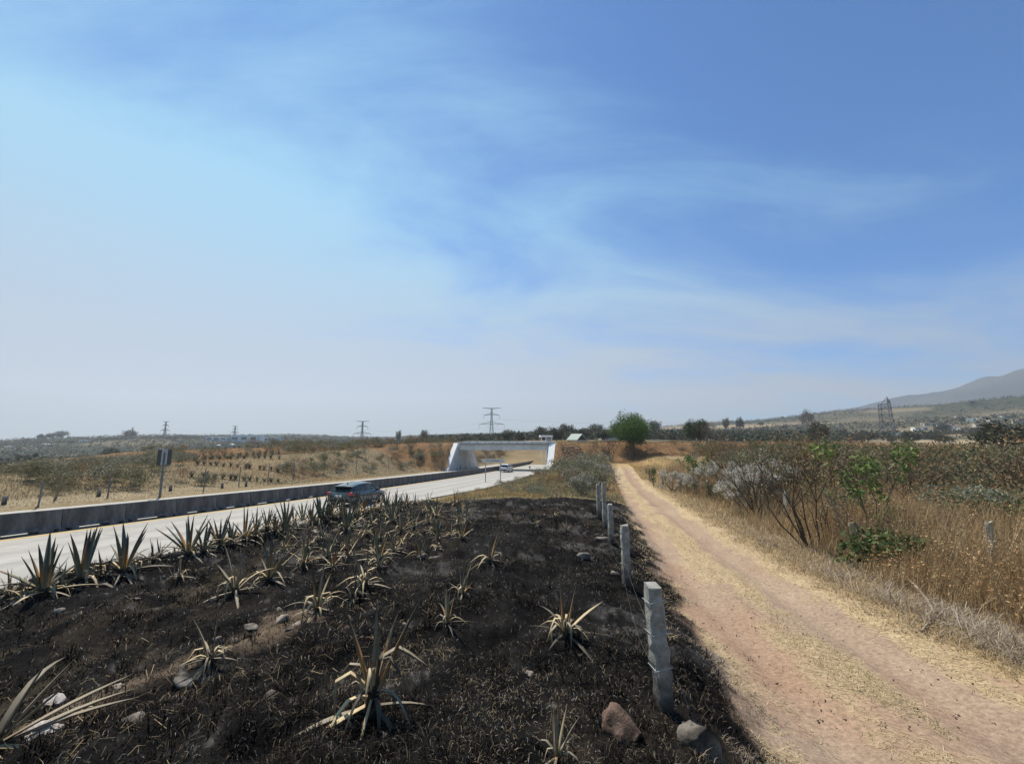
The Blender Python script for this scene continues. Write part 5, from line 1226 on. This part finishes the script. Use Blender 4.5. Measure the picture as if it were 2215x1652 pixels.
    for i, (sh, cl, az, tl, L, z, w_) in enumerate([('up', 'edge', 80, 2, .62, .30, .9), ('up', 'scorch', 185, 17, 1.05, .25, .9), ('up', 'scorch', 5, 22, 1.15, .25, .8), ('up', 'grey', 110, 6, .95, .28, .7), ('up', 'scorch', 250, 5, .55, .30, .9),
                                                ('splay', 'scorch', 60, 14, .85, .25, .9), ('fold', 'tan', 200, 55, .95, .28, .9), ('fold', 'grey', 175, 40, .8, .30, .8), ('fold', 'tan', 275, 15, .62, .34, 1.1), ('fold', 'char', 345, 10, .9, .30, .8),
                                                ('fold', 'grey', 20, 20, 1.0, .30, .8), ('droop', 'tan', 225, 50, .85, .2, .8), ('droop', 'char', 300, 55, .7, .2, .8), ('droop', 'grey', 150, 50, .8, .2, .8), ('fold', 'char', 80, 30, .8, .3, .8),
                                                ('flat', 'tan', 215, 98, .95, .12, .8), ('flat', 'grey', 200, 92, 1.0, .08, .8), ('flat', 'tan', 272, 118, .62, .22, .7), ('flat', 'char', 320, 95, .8, .08, .8), ('flat', 'grey', 20, 94, .8, .08, .8), ('flat', 'char', 120, 90, .8, .08, .8), ('droop', 'char', 250, 40, .6, .25, .9), ('droop', 'grey', 335, 45, .75, .22, .8)]):
        O('leaf', leafm(sh, cl, i, w_), root, (math.cos(R(az)) * h * .05, math.sin(R(az)) * h * .05, h * z), (0, R(tl), R(az)), (h * L,) * 3)
    # the one that reaches into the picture at the lower left corner
    p, t = G(-30, 1640); h = .95
    root = O('agave_plant', None, loc=p); T(root, 'agave cut off by the lower left corner, long dry leaves pointing right', 'agave', 'scorched agaves on the burnt verge')
    O('heart', core_mesh(1), root, (0, 0, -.03), (0, 0, 0), (.09, .09, .25))
    for i, (sh, cl, az, tl, L, z, w_) in enumerate([('up', 'grey', 40, 34, .62, .1, .7), ('up', 'edge', 30, 46, .66, .1, .6), ('splay', 'grey', 35, 62, .8, .08, .6), ('flat', 'grey', 25, 72, .85, .07, .6), ('flat', 'grey', 12, 80, .9, .06, .7), ('flat', 'tan', -2, 88, .85, .08, .7),
                                                ('flat', 'tan', -25, 88, .8, .05, .8), ('up', 'char', 70, 22, .6, .1, .7), ('flat', 'grey', 50, 76, .8, .05, .8), ('arch', 'grey', 110, 40, .8, .1, .8), ('fold', 'tan', -50, 50, .7, .1, .8)]):
        O('leaf', leafm(sh, cl, i, w_), root, (math.cos(R(az)) * .05, math.sin(R(az)) * .05, z), (0, R(tl), R(az)), (L,) * 3)
build_agaves()

# ------------------------------------------------------------------ rocks
def build_rocks():
    BR = [(.075, .05, .038), (.19, .125, .095)]; GR = [(.12, .10, .085), (.26, .225, .19)]; PALE = [(.22, .18, .145), (.40, .34, .28)]; SOOT = [(.03, .027, .025), (.20, .175, .15)]; WH = [(.34, .30, .28), (.52, .47, .44)]
    big = [(1355, 1585, 118, BR, (1, .95, .9), 'rounded reddish brown boulder at the foot of the nearest post', 0), (1526, 1634, 126, [(.06, .052, .045), (.19, .165, .14)], (.9, .8, 1.05), 'upright grey boulder at the lower right of the burnt slope', 60),
           (393, 1466, 92, SOOT, (1.2, .45, .55), 'sooty slab with a bright white upper edge beside the folded agave', -38), (85, 1590, 120, WH, (1.25, .7, .5), 'whitish cracked rock under the corner agave leaves', -20), (115, 1520, 62, WH, (1, .5, .55), 'white pointed rock behind the corner agave', -30),
           (605, 1345, 38, PALE, (1, .8, .7), 'pale lump of rock in the middle left of the burn', 10), (640, 1352, 34, PALE, (1, .7, .5), 'flat pale rock right of the lump', 30), (625, 1362, 24, GR, (1, .8, .7), 'grey brown stone below the pale lump', 50),
           (470, 1385, 22, PALE, (1, .9, .8), 'small pale stone left of the stony streak', 0), (505, 1385, 52, GR, (1.5, .5, .35), 'long flat grey stone in the stony streak', -25), (540, 1360, 40, GR, (1.4, .6, .4), 'flat brownish stone at the upper end of the stony streak', -25),
           (1145, 1458, 26, PALE, (1, .8, .8), 'small cream stone in the black ground left of the nearest post', 0), (1258, 1205, 40, GR, (1.3, .6, .5), 'pale flat stone below the dark hollow', 0), (460, 1298, 22, PALE, (1, .8, .7), 'cream stone under the heap of straw leaves', 0),
           (290, 1296, 24, PALE, (1.6, .4, .3), 'pale splinter of stone in the left part of the burn', -15), (128, 1322, 24, PALE, (1.1, .8, .6), 'pale stone below the first upright agave', 0), (35, 1306, 30, PALE, (1.3, .7, .4), 'pale flat stone at the left edge below the roadside row', 0),
           (910, 1206, 26, PALE, (1.2, .8, .6), 'pale stone in the centre of the burn right of the double spear agave', 0), (940, 1208, 30, GR, (1.6, .5, .3), 'flat stone just right of the pale centre stone', 0), (680, 1150, 36, PALE, (1.8, .6, .35), 'flat tan stone near the rear of the dark car', 0),
           (775, 1140, 26, PALE, (1.3, .7, .5), 'tan stone below the dark car', 0), (1255, 1416, 30, BR, (1.2, .8, .5), 'reddish stone below the curled agave', 30), (1330, 1240, 24, PALE, (1.2, .8, .5), 'pale stone left of the second post foot', 0), (1300, 1165, 26, GR, (1.6, .6, .4), 'grey stone left of the third post', 0),
           (990, 1105, 14, PALE, (1, .9, .9), 'white pebble like stone near the far burn edge', 0), (250, 1488, 44, PALE, (1.7, .5, .35), 'long tan stone in the stony streak towards the corner', -28), (290, 1555, 52, GR, (1.5, .7, .4), 'tan grey flat stone right of the little sprout', -15)]
    for i, (u, v, wpx, cl, sq, lab, rz) in enumerate(big):
        p, t = G(u, v); s = wpx / FPX * t
        me = rock_mesh('rock', 500 + i, cl, sq, 4 if wpx > 100 else 3 if wpx > 30 else 2, .4)
        T(O('rock', me, None, (p.x, p.y, p.z - s * sq[2] * (.04 if i != 1 else -.16)), (R(8), R(-6), R(rz)), s), lab, 'rock', 'rocks on the burnt slope')
    pr = [rock_mesh('stone', 560 + i, [PALE, GR, BR, PALE, SOOT][i % 5], (1, .8, .6), 1, .4) for i in range(8)]
    r = random.Random(14); n = 0
    while n < 130:
        s = r.uniform(-7, 16.5); p = r.uniform(.4, 11.6); x, y = XY(s, p)
        if y < 1.5 or abs(x) > 1.4 * y: continue
        if vn(np.array([x / 2.5]), np.array([y / 2.5]), 91)[0] < .45: continue
        T(O('stone', pr[n % 8], None, (x, y, h1(x, y) + .01), (r.random(), r.random(), r.random() * 6), r.choice([.04, .06, .06, .09, .13]) * (1 + .04 * y)), 'small stone scattered over the burnt slope', 'stone', 'small stones on the burnt slope'); n += 1
build_rocks()

# ------------------------------------------------------------------ ground cover
def polar(r, n, r0, r1, a0, a1):
    az = np.radians(r.uniform(a0, a1, n)); d = np.exp(r.uniform(math.log(r0), math.log(r1), n)); return d * np.sin(az), d * np.cos(az), d
def build_cover():
    r = np.random.default_rng(31)
    # charred stubble and curled straw on the burnt slope
    X, Y, D = polar(r, 200000, 1.4, 27, -62, 50); s, p = SP(X, Y)
    bu = COL(X, Y)[1]; k = (bu > .4) & (p - pe(s) > .1); X, Y, D, s, p = X[k], Y[k], D[k], s[k], p[k]
    n = len(X); Z = H(X, Y); patch = fbm(X / 1.3, Y / 1.3, 4, 93)
    edge = (p - pe(s)) < 2.2
    pale = (r.random(n) < .006 + .30 * ss(.57, .70, patch) + .10 * edge)
    cols = np.where(pale[:, None], np.array([.23, .18, .115]) * r.uniform(.2, 1.15, n)[:, None], np.array([.012, .011, .0105]) * r.uniform(.3, 2.4, n)[:, None])
    ash = r.random(n) < .06 * (1 + D * .06); cols[ash] = np.array([.17, .165, .155]) * r.uniform(.5, 1.6, ash.sum())[:, None]
    L = r.uniform(.02, .07, n) * (1 + D * .05) * np.where(edge, 2.2, 1.0); wd = r.uniform(.0018, .0042, n) * (1 + D * .16)
    V, F, C = blades(r, np.stack([X, Y, Z - .005], 1), L, wd, r.uniform(.3, 1.5, n), [(1, 1, 1)], 1.2, 0)
    C = np.repeat(cols, 5, 0)
    kind(O('burnt_stubble', to_mesh('burnt_stubble', V, F, C, M_char)), 'stuff', 'charred grass stubble and curled straw covering the burnt slope', 'burnt grass')
    # charred tussocks: dense little domes of stiff black blades
    X, Y, D = polar(r, 11000, 1.7, 24, -62, 48); s, p = SP(X, Y); k = (COL(X, Y)[1] > .6) & (p - pe(s) > .2) & (fbm(X / 1.1, Y / 1.1, 3, 86) > .47); X, Y, D = X[k], Y[k], D[k]; m_ = len(X)
    sz = r.uniform(.03, .10, m_) * (1 + D * .03); nb = 16; idx = np.repeat(np.arange(m_), nb); n = len(idx)
    a = r.uniform(0, 6.28, n); q_ = sz[idx] * r.random(n) * .8; PX_ = X[idx] + np.cos(a) * q_; PY_ = Y[idx] + np.sin(a) * q_
    V, F, C = blades(r, np.stack([PX_, PY_, H(PX_, PY_) - .01], 1), sz[idx] * r.uniform(.7, 1.5, n), r.uniform(.003, .006, n) * (1 + D[idx] * .10), r.uniform(.1, 1.1, n), [(.008, .0075, .007), (.014, .012, .011), (.008, .0075, .007), (.018, .0155, .013), (.012, .01, .009), (.03, .024, .018), (.006, .0055, .005), (.10, .08, .055)], .9, .4, az=a)
    kind(O('charred_tussocks', to_mesh('charred_tussocks', V, F, C, M_char)), 'stuff', 'little black domes of charred grass over the burnt slope', 'burnt grass')
    # longer pale twigs and curls
    X, Y, D = polar(r, 16000, 1.6, 24, -60, 45); s, p = SP(X, Y); k = (p > .2) & (p < 12) & (s < 17) & (fbm(X / 1.5, Y / 1.5, 3, 95) > .55); X, Y, D = X[k], Y[k], D[k]; n = len(X)
    V, F, C = blades(r, np.stack([X, Y, H(X, Y)], 1), r.uniform(.08, .26, n), r.uniform(.002, .004, n) * (1 + D * .12), r.uniform(.9, 1.5, n), [(.15, .115, .07), (.26, .20, .12), (.08, .06, .04), (.04, .032, .026)], 1.6, .3)
    kind(O('burnt_twigs', to_mesh('burnt_twigs', V, F, C, M_char)), 'stuff', 'scattered half burnt twigs and straw curls on the black slope', 'twigs')
    # straw lying on the track
    X, Y, D = polar(r, 230000, 3.0, 55, -5, 58); s, p = SP(X, Y); q = p - pc(s)
    k = (np.abs(q) < 2.2) & (straw_mask(X, Y, s, p) > r.random(len(X)) * .95); X, Y, D = X[k], Y[k], D[k]; n = len(X)
    V, F, C = blades(r, np.stack([X, Y, H(X, Y) + .004], 1), r.uniform(.03, .11, n) * (1 + D * .03), r.uniform(.002, .004, n) * (1 + D * .12), r.uniform(1.2, 1.55, n), [(.47, .37, .22), (.40, .30, .175), (.55, .445, .28), (.31, .235, .145)], .3, .2)
    kind(O('track_straw', to_mesh('track_straw', V, F, C, M_dry)), 'stuff', 'loose yellow straw strewn along the dirt track', 'straw')
    # grey withered tufts along the burnt side of the track
    X, Y, D = polar(r, 60000, 3.0, 40, -2, 50); s, p = SP(X, Y); q = p - pc(s)
    k = (q > -2.4) & (q < -.9) & (fbm(X / .5, Y / .5, 3, 96) + .25 * np.exp(-((q + 1.7) / .35) ** 2) > .66); X, Y, D = X[k], Y[k], D[k]; n = len(X)
    V, F, C = blades(r, np.stack([X, Y, H(X, Y)], 1), r.uniform(.04, .13, n), r.uniform(.002, .004, n) * (1 + D * .12), r.uniform(.6, 1.5, n), [(.13, .10, .08), (.22, .18, .14), (.07, .055, .045), (.34, .27, .17)], .9, .3)
    kind(O('withered_tufts', to_mesh('withered_tufts', V, F, C, M_dry)), 'stuff', 'grey withered grass tufts between the burnt slope and the track', 'dry grass')
    # green grey tufts on the hump between the ruts
    X, Y, D = polar(r, 40000, 4.0, 40, 5, 50); s, p = SP(X, Y); q = p - pc(s)
    k = (np.abs(q - .1) < .3) & (fbm(s / 2.2, p / .5, 3, 89) > .52); X, Y, D = X[k], Y[k], D[k]; n = len(X)
    V, F, C = blades(r, np.stack([X, Y, H(X, Y)], 1), r.uniform(.04, .12, n), r.uniform(.002, .004, n) * (1 + D * .12), r.uniform(.3, 1.4, n), [(.20, .18, .09), (.32, .26, .14), (.15, .13, .07), (.42, .33, .18)], .8, .3)
    kind(O('track_tufts', to_mesh('track_tufts', V, F, C, M_dry)), 'stuff', 'low grass tufts on the hump between the wheel ruts', 'grass')
    # dark crumbs on the track
    X, Y, D = polar(r, 3500, 3, 30, 5, 56); s, p = SP(X, Y); q = p - pc(s); k = (np.abs(q) < 2) & (fbm(X / .8, Y / .8, 3, 97) > .45); X, Y, D = X[k], Y[k], D[k]; n = len(X)
    V, F, C = leaf_quads(r, np.stack([X, Y, H(X, Y) + .008], 1), n, .026, [(.09, .06, .05), (.16, .11, .09), (.05, .04, .035)], .02, .8)
    kind(O('track_crumbs', to_mesh('track_crumbs', V, F, C, M_char)), 'stuff', 'dark clods and crumbs on the dirt track', 'clods')
    # dry grass on the bank right of the track
    X, Y, D = polar(r, 420000, 4.2, 60, 8, 60); s, p = SP(X, Y); q = p - pc(s)
    e = ss(1.55, 2.3, q + (fbm(X / .7, Y / .7, 3, 98) - .5) * .9) * (q < 5.2); k = (e > r.random(len(X))) & (s < 58); X, Y, D, q = X[k], Y[k], D[k], q[k]; n = len(X)
    V, F, C = blades(r, np.stack([X, Y, H(X, Y) - .01], 1), r.uniform(.10, .30, n) * (.45 + .75 * ss(1.6, 3.4, q)) * (1 + D * .02), r.uniform(.003, .006, n) * (1 + D * .10), r.uniform(.3, 1.5, n), [(.40, .29, .15), (.31, .22, .12), (.48, .37, .21), (.22, .16, .10), (.30, .245, .18)], .9, .25)
    kind(O('bank_grass', to_mesh('bank_grass', V, F, C, M_dry)), 'stuff', 'matted dry grass on the bank right of the track', 'dry grass')
    # grey tangle of dead stems at the foot of the bank
    X, Y, D = polar(r, 60000, 4.5, 22, 25, 60); s, p = SP(X, Y); q = p - pc(s)
    k = (q > 2.2) & (q < 4.8) & (fbm(X / 1.1, Y / 1.1, 3, 88) > .47) & (r.random(len(X)) < .5 * ss(14, 5, s)); X, Y, D = X[k], Y[k], D[k]; n = len(X)
    V, F, C = blades(r, np.stack([X, Y, H(X, Y) + r.uniform(0, .12, n)], 1), r.uniform(.2, .6, n), r.uniform(.004, .007, n) * (1 + D * .05), r.uniform(.5, 1.5, n), [(.34, .29, .23), (.25, .20, .155), (.42, .36, .28), (.17, .13, .10)], 1.1, .3)
    kind(O('dead_stem_tangle', to_mesh('dead_stem_tangle', V, F, C, M_dry)), 'stuff', 'grey tangle of dead stems at the foot of the right bank', 'dead stems')
    # tall dry grass in the field
    X, Y, D = polar(r, 300000, 5.5, 50, 20, 62); s, p = SP(X, Y); q = p - pc(s)
    den = ss(3.2, 4.6, q + (fbm(X / 1.2, Y / 1.2, 3, 99) - .5) * 2.2) * (.25 + .75 * ss(.35, .6, fbm(X / 3, Y / 3, 3, 100))); k = (den > r.random(len(X))) & (q < 22) & (s < 40); X, Y, D, q = X[k], Y[k], D[k], q[k]; n = len(X)
    hgt = (.5 + .95 * ss(3.2, 6.0, q)) * (.7 + .6 * fbm(X / 2, Y / 2, 3, 101))
    V, F, C = blades(r, np.stack([X, Y, H(X, Y) - .02], 1), hgt * r.uniform(.55, 1.2, n), r.uniform(.004, .008, n) * (1 + D * .06), .16, [(.42, .285, .15), (.33, .215, .11), (.49, .365, .205), (.26, .175, .10), (.54, .43, .26)], .35, .25)
    # seed heads
    m = r.random(n) < .22; tip = V.reshape(-1, 5, 3)[m, 4]
    V2, F2, C2 = leaf_quads(r, tip, int(m.sum() * 3), .05, [(.36, .22, .10), (.46, .32, .17), (.26, .15, .08)], .05, .5, .8)
    o = O('tall_dry_grass', to_mesh('tall_dry_grass', V, F, C, M_dry)); kind(o, 'stuff', 'tall russet dry grass standing in the field right of the track', 'dry grass')
    O('seed_heads', to_mesh('seed_heads', V2, F2, C2, M_dry), o)['kind'] = 'stuff'
    # grass beyond: verge, embankment, left plateau
    X, Y, D = polar(r, 400000, 16, 170, -58, 42); s, p = SP(X, Y); q = p - pc(s)
    vg = (p > .25) & (p < 12.2) & (s > 17) & (COL(X, Y)[1] < .4)
    em = (p > 1.5) & (Y > 68) & (Y < 92)
    fs = (q > 1.7) & (q < 8) & (s > 34) & (s < 75)
    lf = (p < -18.9)
    strip = lf & (p > -22) & (s < 24)
    k = vg | em | fs | lf; X, Y, D, vg, em, fs, lf, strip, p, s = [a[k] for a in (X, Y, D, vg, em, fs, lf, strip, p, s)]; n = len(X)
    tone = fbm(X / 4, Y / 4, 4, 103)
    base = np.where(vg[:, None], lerp3(np.array([[.17, .155, .09]]), np.array([[.36, .26, .12]]), ss(.45, .6, tone)), np.where(em[:, None], lerp3(np.array([[.16, .09, .05]]), np.array([[.33, .20, .095]]), ss(.35, .65, tone)),
            np.where(fs[:, None], np.array([[.42, .29, .13]]), lerp3(np.array([[.17, .145, .09]]), np.array([[.30, .235, .135]]), ss(.4, .6, tone)))))
    rust = lf & (fbm(X / 9, Y / 9, 3, 104) > .56) & (s > 20); base[rust] = np.array([.33, .19, .085])
    base = base * r.uniform(.6, 1.35, n)[:, None]
    L = np.where(strip, .10, np.where(lf, .26, np.where(em, .5, .34))) * r.uniform(.5, 1.3, n) * (.6 + .8 * tone)
    V, F, C = blades(r, np.stack([X, Y, H(X, Y) - .02], 1), L, r.uniform(.006, .012, n) * (.5 + D * .055), .45, [(1, 1, 1)], .6, 0); C = np.repeat(base, 5, 0)
    kind(O('dry_field_grass', to_mesh('dry_field_grass', V, F, C, M_dry)), 'stuff', 'dry grass covering the verge, the embankment and the left plateau', 'dry grass')
build_cover()

# ------------------------------------------------------------------ haze
def build_haze():
    mb = MB(); mb.box(-4700, 4700, -4700, 4700, -60, 480)
    m = bpy.data.materials.new('haze'); m.use_nodes = True; t = m.node_tree; t.nodes.remove(t.nodes['Principled BSDF'])
    v = N(t, 'ShaderNodeVolumePrincipled'); v.inputs['Density'].default_value = HAZE
    v.inputs['Color'].default_value = (0.80, 0.87, 0.97, 1); v.inputs['Anisotropy'].default_value = 0.25
    t.links.new(v.outputs[0], t.nodes['Material Output'].inputs['Volume'])
    kind(O('haze', mb.mesh('haze', m)), 'stuff', 'thin pale smoke haze hanging over the whole valley', 'haze')
build_haze()
